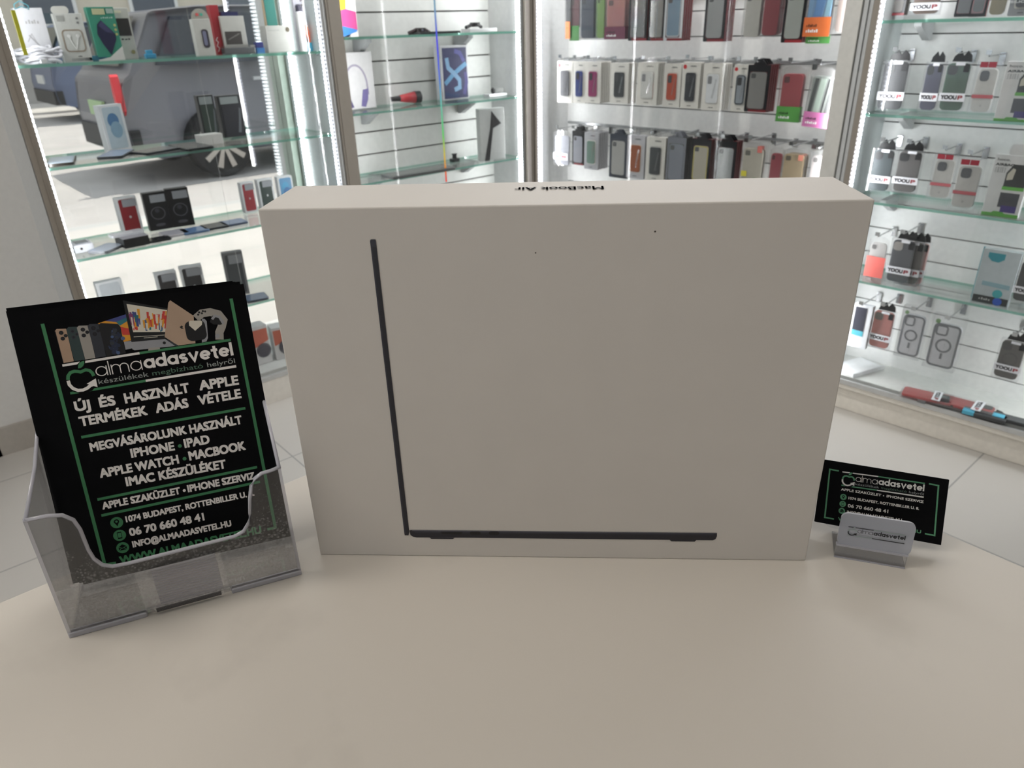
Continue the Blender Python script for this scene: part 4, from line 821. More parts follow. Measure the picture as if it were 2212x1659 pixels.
# ---------------------------------------------------------------- bottom row of the case wall
G3 = 'cases of the bottom row'
hang(bag_pack, 1196, 1231, 282, 358, .072, 'white case bag with a paper label at the corner end of the bottom row', (206, 208, 220), grp=G3, sticker=[(-.5, .17, .9, .20, (232, 232, 236)), (-.38, .23, .3, .07, (110, 130, 180)), (.0, .23, .3, .07, (206, 110, 120))])
hang(frame_pack, 1236, 1261, 283, 356, .076, 'dark bag with a clear case in the bottom row', (186, 188, 204), grp=G3, side=(44, 40, 40), n=2, behind='dark bag beside the sage green case')
hang(card_pack, 1262, 1292, 286, 366, .066, 'sage green case in a grey pack of the bottom row', (104, 128, 118), cardcol=(168, 168, 172), cam=False, grp=G3, n=4, behind='sage green case pack')
hang(frame_pack, 1317, 1354, 290, 384, .066, 'white case in a dark blue framed bag of the bottom row', (196, 194, 188), grp=G3, side=(40, 42, 48), frame=(50, 54, 66), foot=(30, 34, 40), n=1, behind='dark blue framed bag')
hang(card_pack, 1354, 1392, 292, 386, .064, 'brown leather case in a grey pack of the bottom row', (140, 76, 44), cardcol=(182, 182, 186), cam=False, grp=G3, n=1, behind='brown leather case pack')
hang(card_pack, 1395, 1436, 296, 392, .062, 'white box with a black device picture in the bottom row', (52, 54, 56), grp=G3, cam=False, n=1, behind='white box with the black device picture')
hang(frame_pack, 1440, 1480, 296, 396, .060, 'blue grey shiny case in the bottom row', (142, 148, 164), grp=G3, side=(60, 60, 58), frame=(120, 122, 130), foot=None, n=2, behind='blue grey shiny case')
hang(frame_pack, 1492, 1534, 300, 398, .058, 'cream case with yellow rims in a black framed bag', (216, 208, 184), grp=G3, rim=(222, 208, 92), n=2, behind='cream case with yellow rims')
hang(frame_pack, 1544, 1588, 304, 404, .056, 'frosted grey case in a black framed bag of the bottom row', (168, 174, 174), grp=G3, n=2, behind='frosted grey case of the bottom row')
hang(bag_pack, 1599, 1649, 306, 406, .052, 'clear bag with a red disc and yellow sticker in the bottom row', (206, 200, 184), grp=G3, sticker=[(.18, .78, .2, .14, (206, 116, 108)), (-.42, .24, .24, .12, (206, 196, 70)), (.12, .16, .16, .07, (106, 150, 84))], n=1, behind='bag with the yellow sticker')
hang(bag_pack, 1660, 1689, 318, 408, .060, 'rose red case peeking beside the tan case', (178, 76, 88), grp=G3)
hang(bag_pack, 1686, 1737, 320, 410, .046, 'tan case in a clear bag of the bottom row', (190, 168, 132), grp=G3, sticker=[(.20, .72, .2, .14, (206, 130, 112)), (-.45, .20, .3, .06, (206, 190, 70))], n=2, behind='tan case of the bottom row')
hang(bag_pack, 1746, 1790, 324, 414, .040, 'white card with a blue disc beside the white post', (214, 206, 204), grp=G3, sticker=[(.10, .76, .24, .10, (84, 158, 204)), (.14, .62, .12, .07, (160, 164, 190))], n=1, behind='white card with the blue disc')
for z in (1.1290, .8725, 1.385):
    obj('hanging_rail', MB().box(S0 + .01, DB - .010, z - .006, S1 - .01, DB - .001, z + .004), C(170, 172, 172, .25, metal=.6), c3)
# ---------------------------------------------------------------- boxed cases in the long glass cabinet
def yoo(label, tl, tr, bl, br, dep, col, z=None, hk=True, **k):
    mw, w, h, s, zb = fit_r(tl, tr, bl, br, dep)
    r = yoo_pack(label, mw, w, h, col, **k)
    if hk: hook(s, dep, zb + h + .022)
    return r
yoo('black case on the second shelf beside the corner light strip', (1908, 131), (1968, 129), (1890, 238), (1946, 241), .080, (46, 46, 50))
yoo('purple black case between the black and the green case', (2000, 134), (2040, 134), (1982, 241), (2020, 241), .100, (66, 66, 92), hk=False)
yoo('green case on the second shelf', (2044, 133), (2104, 133), (2022, 241), (2075, 242), .078, (62, 94, 74))
yoo('dark teal case on the third shelf beside the light strip', (1896, 321), (1942, 323), (1862, 411), (1911, 416), .075, (58, 72, 76))
yoo('grey case on the third shelf beside the dark teal case', (1946, 324), (2002, 327), (1917, 414), (1971, 419), .078, (112, 108, 106))
yoo('slate grey case at the front of a row on the fourth shelf', (1929, 514), (1983, 521), (1907, 608), (1959, 616), .060, (78, 80, 86), cam=(184, 178, 172))
yoo('brown grey case directly behind the slate grey case', (1951, 518), (2001, 525), (1929, 611), (1979, 619), .080, (96, 90, 84), hk=False)
yoo('dusty pink case behind the brown grey case', (1964, 519), (2012, 525), (1943, 612), (1990, 619), .102, (196, 150, 146), hk=False)
yoo('coral pink case hanging beneath the fourth shelf', (1886, 669), (1934, 673), (1871, 750), (1921, 756), .070, (214, 138, 130), cam=(120, 112, 104))
yoo('taupe case with a ring hanging low near the picture edge', (2159, 732), (2213, 738), (2142, 816), (2207, 826), .060, (88, 84, 80), ring=(74, 70, 68), cam=(66, 64, 64))
yoo('near black case at the end of the fourth shelf', (2205, 560), (2262, 568), (2182, 650), (2238, 660), .050, (40, 40, 42), hk=False)
def lying(label, px, py, z, yaw, col, w=.085, h=.175):
    P = at_z(px, py, z + .0); r = yoo_pack(label, TM(P, yaw, R(90)) @ Matrix.Translation((0, -.0145, -h / 2)), w, h, col, t=.013, zb=.62, tag2=False, hanger=True); return r
lying('red case lying flat on the cabinet floor', 2000, 860, .1305, R(-78), (178, 62, 60), .075, .150)
lying('second red case lying in front of the other red case', 2085, 880, .1305, R(-84), (176, 58, 58), .078, .165)
def white_case(label, tl, tr, bl, br, dep, band=.42, hk=True):
    mw, w, h, s, zb = fit_r(tl, tr, bl, br, dep); r = thing('phone_case_pack', label, 'phone case', mw, 'white cases with red headers')
    obj('clear_box', MB().box(-w/2, -.0015, 0, w/2, .018, h), CASEBOX, r)
    pcs = obj('phone_case', MB().slab(rr(-w * .40, h * .02, w * .42, h * .86, .012), .002, .015), C(212, 210, 204, .4), r, bevel=.0015)
    prt(pcs, 'camera_hole', rr(-w * .28, h * .62, w * .10, h * .82, .008), .0016, C(72, 74, 78, .35), .0012)
    prt(pcs, 'emblem', circ(w * .02, h * .14, w * .05, 12), .0017, C(190, 188, 184, .4), .0006)
    prt(r, 'red_band', rect(-w * .42, h * (band - .13), w * .46, h * (band - .06)), -.0018, C(176, 92, 98, .5), .0005)
    for k in (0, 1): prt(r, 'red_header', rect(-w * .36 + k * w * .34, h * .885, -w * .04 + k * w * .34, h * .99), -.0018, C(158, 38, 56, .5), .0005)
    if hk: hook(s, dep, zb + h + .014)
    return r
white_case('white case with a red band beside the green case', (2113, 131), (2166, 134), (2087, 243), (2138, 245), .078)
white_case('white case with a red band beneath the green case', (2024, 328), (2074, 338), (1996, 425), (2046, 432), .088)
white_case('white case with a red band beside the air cushion box below', (2071, 338), (2130, 350), (2046, 446), (2101, 454), .062)
def airbag(label, tl, tr, bl, br, dep, tab=False):
    mw, w, h, s, zb = fit_r(tl, tr, bl, br, dep); r = thing('phone_case_box', label, 'phone case box', mw, 'white air cushion case boxes')
    obj('box_body', MB().box(-w/2, 0, 0, w/2, .022, h), C(218, 218, 218, .45), r, bevel=.0008)
    lt = MB(); text(lt, 'hoco.', (-w * .42, h * .905), (-w * .08, h * .905), h * .028, -.0004, 0, .05, True); text(lt, 'AIRBAG', (-w * .44, h * .825), (w * .06, h * .825), h * .040, -.0004, 0, .12)
    obj('lettering', lt, C(60, 62, 64, .6), r)
    for k in range(4): ticks(r, -w * .42, -w * .12, h * (.785 - k * .022), h * .010, -.0004, 5, C(120, 122, 124, .6))
    prt(r, 'case_picture', [(-w * .10, h * .50), (w * .46, h * .50), (w * .46, h * .86), (w * .04, h * .86), (-w * .10, h * .72)], -.0002, C(62, 64, 64, .45), .0006)
    prt(r, 'corner_picture', [(-w * .06, h * .60), (w * .10, h * .62), (w * .13, h * .78), (w * .05, h * .80), (-w * .06, h * .70)], -.001, C(196, 192, 178, .5), .0004)
    prt(r, 'green_strip', rect(-w * .12, h * .445, w * .46, h * .50), -.0002, C(104, 176, 82, .5), .0006)
    prt(r, 'lower_picture', rect(-w * .12, h * .16, w * .40, h * .40), -.0002, C(74, 75, 80, .45), .0006)
    prt(r, 'purple_print', rect(-w * .02, h * .08, w * .40, h * .19), -.001, C(72, 62, 120, .5), .0004)
    prt(r, 'green_base', [(-w/2, 0), (w/2, 0), (w/2, h * .055), (w * .12, h * .055), (w * .06, h * .085), (-w * .18, h * .085), (-w * .24, h * .055), (-w/2, h * .055)], -.0004, C(96, 168, 72, .5), .0006)
    if tab: obj('hang_tab', MB().slab(rr(-w * .18, h - .002, w * .34, h + .030, .012), .002, .0035), C(218, 218, 218, .45), r)
    return r
airbag('white air cushion case box on the second shelf with green foot', (2186, 131), (2275, 135), (2137, 262), (2222, 266), .040)
airbag('white air cushion case box on the third shelf with a tab', (2152, 328), (2232, 344), (2120, 462), (2198, 474), .045, True)
# top shelf
yoo('case box standing on the top shelf under a white band', (1985, -70), (2052, -74), (1962, 33), (2024, 33), .080, (120, 96, 80), hk=False, zb=.10)
hang(frame_pack, 1922, 1962, -70, 33, .100, 'dark brown boxed case at the end of the top shelf', (112, 104, 98), grp='cases on the top shelf', side=(60, 54, 50), n=1, hk=False, behind='dark brown boxed case')
hang(frame_pack, 2072, 2112, -76, 36, .085, 'black case bag standing on the top shelf', (54, 54, 58), grp='cases on the top shelf', foot=None, hk=False)
hang(frame_pack, 2104, 2140, -76, 36, .070, 'black case bag with a red stripe on the top shelf', (44, 42, 46), grp='cases on the top shelf', foot=None, rim=(140, 44, 52), hk=False)
hang(bag_pack, 2142, 2182, -70, 35, .055, 'khaki gold case on the top shelf', (150, 138, 104), grp='cases on the top shelf', hk=False)
si = hang(card_pack, 2188, 2245, -76, 34, .050, 'grey case pack with white writing on the top shelf', (86, 88, 92), cardcol=(150, 152, 156), cam=False, grp='cases on the top shelf', hk=False)
mw, w, h, s, zb = fit_r((2188, -76), (2245, -76), (2188, 34), (2245, 34), .050)
lt = MB(); text(lt, 'SILICO', (-w * .46, h * .26), (w * .30, h * .26), h * .05, -.0062, 0, .12); obj('lettering', lt, C(214, 216, 218, .5), si)
# fourth shelf and below: bags and boxes
mw, w, h, s, zb = fit_r((1884, 512), (1924, 515), (1862, 596), (1904, 600), .070)
bag_pack('clear bag with a coral red lower half beside the slate grey case', mw, w, h, (222, 218, 216), (214, 104, 96), .52, grp='bags in the long cabinet', letters=False); hook(s, .07, zb + h + .008)
mw, w, h, s, zb = fit_r((2126, 536), (2214, 548), (2096, 651), (2172, 664), .045)
q = thing('accessory_box', 'clear pale box with teal stickers on the fourth shelf', 'accessory box', mw)
obj('box_body', MB().box(-w/2, 0, 0, w/2, .02, h), C(186, 196, 200, .2), q, bevel=.001)
obj('backing_card', MB().box(-w * .56, .021, .004, w * .40, .024, h * .99), C(66, 146, 160, .5), q)
prt(q, 'teal_badge', [(-w * .34, h * .94), (w * .10, h * .94), (w * .10, h * .84), (-w * .04, h * .78), (-w * .22, h * .79), (-w * .34, h * .86)], -.0004, C(58, 144, 158, .5), .0006)
prt(q, 'teal_stripe', [(-w * .32, h * .42), (w * .42, h * .40), (w * .42, h * .32), (-w * .32, h * .34)], -.0004, C(140, 172, 182, .4), .0005)
prt(q, 'black_band', rect(-w * .47, h * .02, w * .47, h * .15), -.0004, C(58, 60, 62, .5), .0006); prt(q, 'teal_disc', circ(w * .15, h * .22, w * .13, 18), -.001, C(78, 168, 174, .5), .0006); prt(q, 'blue_disc', circ(w * .20, h * .08, w * .12, 18), -.0014, C(60, 96, 190, .4), .0006)
ticks(q, -w * .30, w * .02, h * .07, h * .04, -.0014, 5, C(190, 190, 190, .5))
mw, w, h, s, zb = fit_r((1846, 656), (1886, 662), (1830, 746), (1870, 755), .060)
q = thing('accessory_box', 'white box with a navy panel and teal stripe hanging low', 'accessory box', mw)
obj('box_body', MB().box(-w/2, 0, 0, w/2, .02, h), C(222, 224, 228, .4), q, bevel=.001); prt(q, 'navy_panel', rect(-w * .40, h * .40, w * .22, h * .94), -.0004, C(54, 54, 66, .4), .0006); prt(q, 'teal_stripe', rect(-w * .40, h * .28, w * .22, h * .40), -.0004, C(90, 178, 196, .4), .0006); hook(s, .06, zb + h + .006)
def ring_case(label, tl, tr, bl, br, dep):
    mw, w, h, s, zb = fit_r(tl, tr, bl, br, dep); r = thing('phone_case_pack', label, 'phone case', mw, 'clear cases with a magnet ring')
    obj('clear_box', MB().box(-w/2, 0, 0, w/2, .020, h), CASEBOX, r)
    pcs = obj('phone_case', MB().slab(rr(-w * .40, h * .05, w * .42, h * .84, .014), .003, .016), C(236, 237, 242, .4), r)
    g_ = C(132, 134, 140, .4)
    obj('case_rim', MB().stroke(rr(-w * .38, h * .065, w * .40, h * .825, .013), w * .075, .0025, 0, True), g_, pcs)
    obj('camera_rim', MB().stroke(rr(-w * .31, h * .64, w * .02, h * .80, .007), w * .06, .0022, 0, True), g_, pcs)
    obj('magnet_ring', MB().stroke(circ(0, h * .45, w * .22, 26), w * .065, .0022, 0, True).flat(rect(-w * .04, h * .20, w * .04, h * .31), .0022), g_, pcs)
    prt(r, 'green_sticker', circ(-w * .32, h * .88, w * .08, 14), -.0006, C(120, 150, 110, .5), .0005); hook(s, dep, zb + h - .004); return r
ring_case('clear case with a grey ring beside the coral pink case', (1949, 660), (2007, 668), (1932, 769), (1985, 779), .065)
ring_case('clear case with a grey ring in a white card, hanging alone', (2016, 678), (2086, 688), (1992, 792), (2062, 806), .050)
P = at_z(1850, 795, .131); q = thing('display_tray', 'white tray propped at the end of the cabinet floor', 'tray', TM(P, TILT + R(70)))
obj('tray_plate', MB().slab([(-.07, .0), (.07, .0), (.075, .008), (-.065, .008)], -.05, .05), C(225, 226, 228, .35), q); obj('tray_edge', MB().box(-.075, -.054, 0, .075, -.05, .016), C(205, 206, 208, .35), q)
for k, (px, py, lab) in enumerate(((2125, 900, 'black pack with a cyan tab lying in front of the red cases'), (2190, 912, 'black pack with a cyan tab lying near the picture edge'))):
    q = thing('accessory_pack', lab, 'accessory pack', TM(at_z(px, py, .1312), TILT + R(4))); obj('pack_body', MB().box(-.06, -.02, 0, .06, .02, .012), C(64, 66, 68, .4), q, bevel=.002); obj('cyan_tab', MB().box(-.058, -.021, .002, -.026, .005, .0135), C(88, 178, 208, .4), q)

# ================================================================ THINGS ON THE SHELVES BY THE WINDOW
def boxm(w, d, h): return MB().box(-w/2, 0, 0, w/2, d, h)
def phone_box(label, bl, br, yt, z, pic, d=.028, body=(216, 217, 218), lab=True, grp='small device boxes on the window shelves', full=False, blob=None, emblem=True, hh=None):
    mw, w, h = stand(bl, br, yt, z); h = hh or h
    r = thing('phone_box', label, 'phone box', mw, grp)
    obj('box_body', boxm(w, d, h), C(*body, .4), r, bevel=.001)
    m = .03 if full else .12
    pp = prt(r, 'device_picture', rr(-w * (.5 - m), h * .05, w * (.5 - m), h * .95, .006 if not full else .001), -.0002, C(*pic, .35), .0006)
    if blob:
        prt(pp, 'picture_blob', circ(-w * .02, h * .66, w * .24, 22, h * .16), -.001, C(*blob[0], .4), .0004); prt(pp, 'picture_blob', circ(w * .04, h * .46, w * .25, 22, h * .18), -.0012, C(*blob[1], .4), .0004)
    if lab: prt(r, 'price_label', rect(-w * .22, h * .74, w * .44, h * .94), -.0014, C(150, 152, 156, .5), .0005)
    if emblem: prt(pp, 'emblem', circ(w * .02, h * .46, w * .055, 14, w * .07), -.0012, C(196, 196, 198, .3), .0004)
    if full:
        obj('picture_ring', MB().stroke(circ(0, h * .45, w * .30, 24, h * .16), w * .03, -.0013, 0, True), C(104, 104, 110, .4), pp)
        prt(pp, 'picture_lens', circ(-w * .02, h * .52, w * .10, 16), -.0013, C(64, 64, 70, .3), .0004); prt(pp, "picture_glow", circ(0, h * .14, w * .22, 16, h * .04), -.0013, C(84, 84, 90, .4), .0004)
    return r
def flat_phone(label, px, py, z, yaw, col, w=.072, l=.148, t=.008, top=None, name='phone', cat='phone'):
    r = thing(name, label, cat, TM(spot(px, py, z + .0002), yaw), 'devices lying flat on the shelves')
    obj('body', MB().prism(rr(-w/2, -l/2, w/2, l/2, .01), 0, t), C(*col, .3), r, bevel=.001)
    obj('screen', MB().prism(rr(-w * .46, -l * .47, w * .46, l * .47, .008), t, t + .0004), C(*(top or (168, 184, 208)), .12), r)
    return r
YD = R(90)                                   # things on these shelves face the room
# --- top shelf
mw, w, h = stand((57, 120), (116, 112), 17, LZ[0]); q = thing('cable_box', 'white box with a cable drawing behind the heap of white cable', 'accessory box', mw)
obj('box_body', boxm(w, .03, h), C(206, 206, 210, .4), q, bevel=.001); obj('cable_drawing', MB().stroke([(-w * .2, h * .52), (w * .1, h * .30), (w * .34, h * .08)], w * .06, -.0004).stroke([(-w * .3, h * .40), (-w * .1, h * .54), (w * .02, h * .36)], w * .03, -.0006), C(164, 162, 166, .5), q)
ticks(q, -w * .2, w * .3, h * .72, h * .07, -.0004, 5, C(168, 166, 168, .5)); obj('emblem', MB().stroke([(-w * .42, h * .98), (-w * .42, h * 1.06), (-w * .2, h * 1.12), (w * .05, h * 1.04), (w * .05, h * .97)], w * .035, -.0006).stroke([(-w * .42, h * .98), (-w * .18, h * 1.03), (w * .05, h * .97)], w * .03, -.0006), C(84, 148, 160, .5), q)
P = spot(88, 133, LZ[0]); cb = MB(); random.seed(5)
for k in range(9):
    a = random.uniform(0, 6.28); rx_, ry_ = random.uniform(.035, .065), random.uniform(.02, .035); zz = .006 + .0042 * k
    cb.tube([(rx_ * math.cos(t_ / 18 * 6.283) * math.cos(a) * .9 - ry_ * math.sin(t_ / 18 * 6.283) * math.sin(a), rx_ * math.cos(t_ / 18 * 6.283) * math.sin(a) + ry_ * math.sin(t_ / 18 * 6.283) * math.cos(a), zz + .004 * math.sin(t_ * 1.1 + k)) for t_ in range(18)], .0042, 6, closed=True)
ql = thing('charging_cable', 'heap of coiled white cable by the light strip on the top shelf', 'cable', TM(P)); obj('coil', cb, C(206, 206, 212, .45), ql, smooth=True); obj('plug', MB().box(.04, -.01, .002, .062, .004, .012), C(220, 220, 222, .4), ql)
mw, w, h = stand((138, 124), (198, 118), 29, LZ[0]); q = thing('earphone_box', 'pale grey hanging box with white earphones in its window', 'earphone box', mw)
obj('box_body', boxm(w, .022, h), C(198, 200, 196, .45), q, bevel=.001); obj('hang_tab', MB().slab(rr(-w * .5, h * .98, w * .1, h * 1.15, .012), .002, .004), C(206, 206, 200, .45), q)
obj('window_rim', MB().stroke(rr(-w * .34, h * .22, w * .36, h * .66, .010), w * .05, -.0008, 0, True), C(150, 138, 124, .5), q)
eb = MB()
for sx in (-.14, .18): eb.slab(circ(w * sx, h * .54, w * .06, 12), -.003, 0); eb.tube([(w * sx, -.0016, h * .52), (w * sx * .6, -.0016, h * .40), (w * .02, -.0016, h * .26)], .0009, 5)
obj('earphones', eb, C(224, 224, 222, .35), q); prt(q, 'grey_sticker', rect(-w * .40, h * .84, -w * .14, h * .96), -.0003, C(160, 162, 158, .5)); ticks(q, w * .02, w * .16, h * .10, h * .03, -.0004, 3)
for k in (0, 1): prt(q, 'grey_dot', circ(w * .30, h * (.90 - .09 * k), w * .045, 12), -.0003, C(130, 132, 132, .5))
mw, w, h = stand((212, 122), (268, 116), 15, LZ[0]); q = thing('gadget_box', 'green and white box with a dark blue gadget picture', 'gadget box', mw)
obj('box_body', boxm(w, .03, h), C(58, 138, 116, .4), q, bevel=.001); prt(q, 'white_corner', [(-w/2, 0), (w/2, 0), (w/2, h * .26), (-w * .05, h * .06), (-w/2, h * .02)], -.0002, C(214, 214, 210, .5))
prt(q, 'gadget_picture', [(-w * .25, h * .68), (-w * .08, h * .76), (w * .34, h * .50), (w * .34, h * .40), (w * .02, h * .10), (-w * .2, h * .32), (-w * .32, h * .50)], -.0004, C(34, 36, 66, .4)); prt(q, 'gadget_face', [(-w * .22, h * .66), (-w * .06, h * .74), (w * .30, h * .50), (w * .02, h * .54)], -.001, C(62, 64, 100, .4))
prt(q, 'cream_label', rect(-w * .32, h * .86, w * .14, h * .97), -.0004, C(186, 188, 150, .5)); prt(q, 'grey_label', rect(w * .2, h * .88, w * .46, h * .97), -.0004, C(160, 182, 172, .5)); ticks(q, -w * .05, w * .40, h * .79, h * .025, -.0004, 6, C(190, 214, 204, .5))
for k in range(3): prt(q, 'gold_icon', circ(w * .40, h * (.66 - .085 * k), w * .05, 10), -.0004, C(180, 180, 120, .5))
mw, w, h = stand((262, 119), (305, 114), 16, LZ[0] + .0); q = thing('gadget_box', 'grey white hanging box with a dark photo behind the green box', 'gadget box', mw @ Matrix.Translation((0, .035, 0)))
obj('box_body', boxm(w, .024, h), C(200, 200, 194, .45), q, bevel=.001); prt(q, 'dark_photo', rect(-w * .46, h * .46, w * .42, h * .80), -.0003, C(46, 44, 44, .4)); prt(q, 'hang_slot', rr(-w * .25, h * .90, w * .15, h * .95, .004), -.0003, C(226, 222, 200, .5)); prt(q, 'gold_emblem', circ(w * .30, h * .14, w * .10, 12), -.0003, C(150, 146, 104, .5)); ticks(q, -w * .3, w * .35, h * .38, h * .03, -.0004, 4)
mw, w, h = stand((154, 130), (233, 124), 121, LZ[0]); q = thing('teal_case', 'flat teal case lying at the front edge of the top shelf', 'case', mw); obj('case_body', boxm(w, .03, .012), C(44, 104, 124, .4), q, bevel=.002); obj('case_lid', MB().box(-w * .49, .001, .012, w * .49, .029, .014), C(52, 116, 134, .4), q)
mw, w, h = stand((317, 128), (339, 126), 108, LZ[0]); q = thing('desk_clip', 'small bright blue clip on the top shelf', 'clip', mw); obj('clip_base', boxm(w, .02, h * .55), C(60, 146, 186, .4), q, bevel=.002); obj('clip_jaw', MB().box(-w * .35, .003, h * .55, w * .25, .016, h), C(70, 156, 196, .4), q, bevel=.001)
mw, w, h = stand((430, 121), (467, 117), 41, LZ[0]); q = thing('mouse_box', 'white hanging box with a round top and a dark oval gadget', 'gadget box', mw); obj('box_body', boxm(w, .026, h), C(204, 204, 198, .45), q, bevel=.001)
obj('hang_tab', MB().slab([(-w/2, h)] + arc(0, h, w/2, h * .28, 180, 0) + [(w/2, h)], .002, .004), C(178, 176, 166, .45), q); prt(q, 'gadget_picture', rr(-w * .12, h * .22, w * .26, h * .72, .008), -.0003, C(70, 66, 74, .3)); prt(q, 'gadget_face', rr(-w * .06, h * .28, w * .14, h * .68, .006), -.001, C(128, 130, 156, .3))
prt(q, 'red_dot', circ(-w * .16, h * 1.12, w * .08, 12), .0012, C(226, 96, 96, .4)); prt(q, 'green_dot', circ(w * .08, h * 1.12, w * .08, 12), .0012, C(90, 190, 166, .4))
mw, w, h = stand((478, 112), (496, 110), 10, LZ[0]); q = thing('gift_box', 'tall narrow red box with white script on its side', 'box', mw @ Matrix.Translation((0, .03, 0))); obj('box_body', boxm(w, .03, h), C(164, 40, 50, .4), q, bevel=.001); obj('script', MB().stroke([(-w * .4, h * .06), (-w * .2, h * .14), (-w * .42, h * .18), (-w * .22, h * .26), (-w * .42, h * .30), (-w * .2, h * .36)], w * .09, -.0004), C(226, 216, 216, .5), q)
mw, w, h = stand((493, 111), (543, 106), 34, LZ[0]); q = thing('photo_box', 'white box with a dark square photo beside the narrow red box', 'box', mw @ Matrix.Translation((0, .02, 0))); obj('box_body', boxm(w, .03, h), C(196, 196, 190, .45), q, bevel=.001); prt(q, 'dark_photo', rect(-w * .40, h * .26, w * .28, h * .60), -.0003, C(74, 70, 68, .3)); prt(q, 'photo_shine', [(-w * .3, h * .40), (w * .2, h * .56), (w * .2, h * .52), (-w * .3, h * .37)], -.001, C(128, 124, 122, .3)); obj('navy_case', MB().box(-w * .38, .002, h, w * .30, .026, h + .012), C(36, 38, 84, .4), q)
mw, w, h = stand((487, 115), (553, 110), 98, LZ[0]); q = thing('clear_tray', 'low smoky clear tray at the front of the top shelf', 'tray', mw); obj('tray_base', boxm(w, .04, h * .75), C(104, 106, 108, .2), q, bevel=.003); obj('tray_lid', MB().box(-w * .5, 0, h * .75, w * .5, .04, h), FILM, q)
mw, w, h = stand((556, 114), (573, 112), 91, LZ[0]); q = thing('ring_box', 'little two tone blue box beside the clear tray', 'box', mw); obj('box_base', boxm(w, .018, h * .5), C(66, 124, 186, .4), q, bevel=.001); obj('box_lid', MB().box(-w * .52, -.001, h * .5, w * .40, .018, h), C(56, 62, 128, .4), q, bevel=.001)
mw, w, h = stand((581, 113), (636, 107), 55, LZ[0]); q = thing('accessory_box', 'plain grey white box with one dark seal on the top shelf', 'accessory box', mw); obj('box_body', boxm(w, .045, h), C(190, 190, 184, .45), q, bevel=.001); prt(q, 'round_seal', circ(w * .34, h * .84, w * .08, 14), -.0003, C(92, 84, 66, .4)); ticks(q, -w * .40, w * .02, h * .80, h * .05, -.0004, 6, C(170, 172, 166, .5))
mw, w, h = stand((585, 100), (612, 98), -6, LZ[0]); q = thing('gift_box', 'tall teal and white box behind the plain grey white box', 'box', mw @ Matrix.Translation((0, .02, 0))); obj('box_body', boxm(w, .03, h), C(220, 222, 220, .4), q); prt(q, 'teal_panel', [(-w * .3, h * .3), (w * .5, h * .28), (w * .5, h), (-w * .3, h)], -.0003, C(46, 120, 110, .4)); prt(q, 'brown_edge', rect(-w * .5, h * .1, -w * .34, h * .96), -.0003, C(140, 124, 96, .5))
P = spot(657, 107, LZ[0]); q = thing('spray_tube', 'white cylinder with a dark cap standing on the top shelf', 'tube', TM(P)); k = .0128; obj('tube_body', MB().lathe([(k, 0), (k, .118), (k * .9, .122)], n=22), C(222, 222, 222, .25), q, smooth=False); obj('cap', MB().lathe([(k * .9, .122), (k * .85, .140), (k * .5, .144)], n=18), C(52, 50, 66, .4), q)
mw, w, h = stand((664, 107), (688, 104), 93, LZ[0]); q = thing('gift_box', 'low teal box under the orange cutter', 'box', mw); obj('box_body', boxm(w, .03, h), C(64, 160, 190, .4), q, bevel=.001); obj('box_lid', MB().box(-w * .5, 0, h, w * .5, .03, h + .002), C(76, 172, 200, .4), q)
q2 = thing('craft_cutter', 'orange handled cutter leaning beside the white cylinder', 'cutter', mw @ Matrix.Translation((0, .012, h + .003)) @ Matrix.Rotation(R(-16), 4, 'Y')); obj('handle', MB().slab(rr(-.008, 0, .008, .055, .006), -.005, .005), C(226, 112, 76, .35), q2); obj('blade', MB().slab([(-.004, .055), (.004, .055), (.001, .088)], -.0015, .0015), CHROME, q2); obj('grip', MB().slab(rr(-.014, .004, -.006, .05, .004), -.004, .004), C(66, 60, 58, .5), q2)
mw, w, h = stand((655, 100), (690, 97), -10, LZ[0]); q = thing('poster_box', 'white box with dark letters behind the orange cutter', 'box', mw @ Matrix.Translation((0, .03, 0))); obj('box_body', boxm(w, .012, h), C(226, 224, 234, .4), q); lt = MB(); text(lt, 'ST', (-w * .1, h * .90), (w * .32, h * .90), h * .07, -.0004, 0, .12); text(lt, 'TW', (-w * .1, h * .78), (w * .32, h * .78), h * .07, -.0004, 0, .12); obj('lettering', lt, C(84, 74, 72, .5), q)
# --- second shelf
phone_box('white device box with a blue swirl picture on the second shelf', (237, 329), (285, 319), 226, LZ[1], (178, 192, 200), .028, lab=False, blob=((74, 116, 156), (128, 158, 178)), emblem=False)
flat_phone('dark flat phone lying before the blue swirl box', 252, 336, LZ[1], R(60), (40, 42, 46), .074, .15, top=(150, 164, 190))
flat_phone('pale screened phone lying by the light strip on the second shelf', 134, 351, LZ[1], R(75), (52, 48, 44), .072, .15, top=(184, 200, 216))
flat_phone('black slab lying beneath the two dark tablet boxes', 414, 325, LZ[1], R(2), (26, 30, 34), .17, .09, .007, (34, 38, 44), 'tablet', 'tablet')
flat_phone('black flat phone lying near the blue swirl box', 338, 335, LZ[1], R(20), (30, 32, 36), .09, .13, .007, (60, 66, 76))
mw, w, h = stand((442, 316), (487, 310), 292, LZ[1]); q = thing('display_block', 'small white block before the dark tablet boxes', 'block', mw @ Matrix.Translation((0, .01, 0))); obj('block_body', boxm(w, .05, h), C(208, 206, 202, .45), q, bevel=.001); obj('block_top', MB().box(-w * .5, 0, h, w * .5, .05, h + .0015), C(216, 214, 210, .4), q)
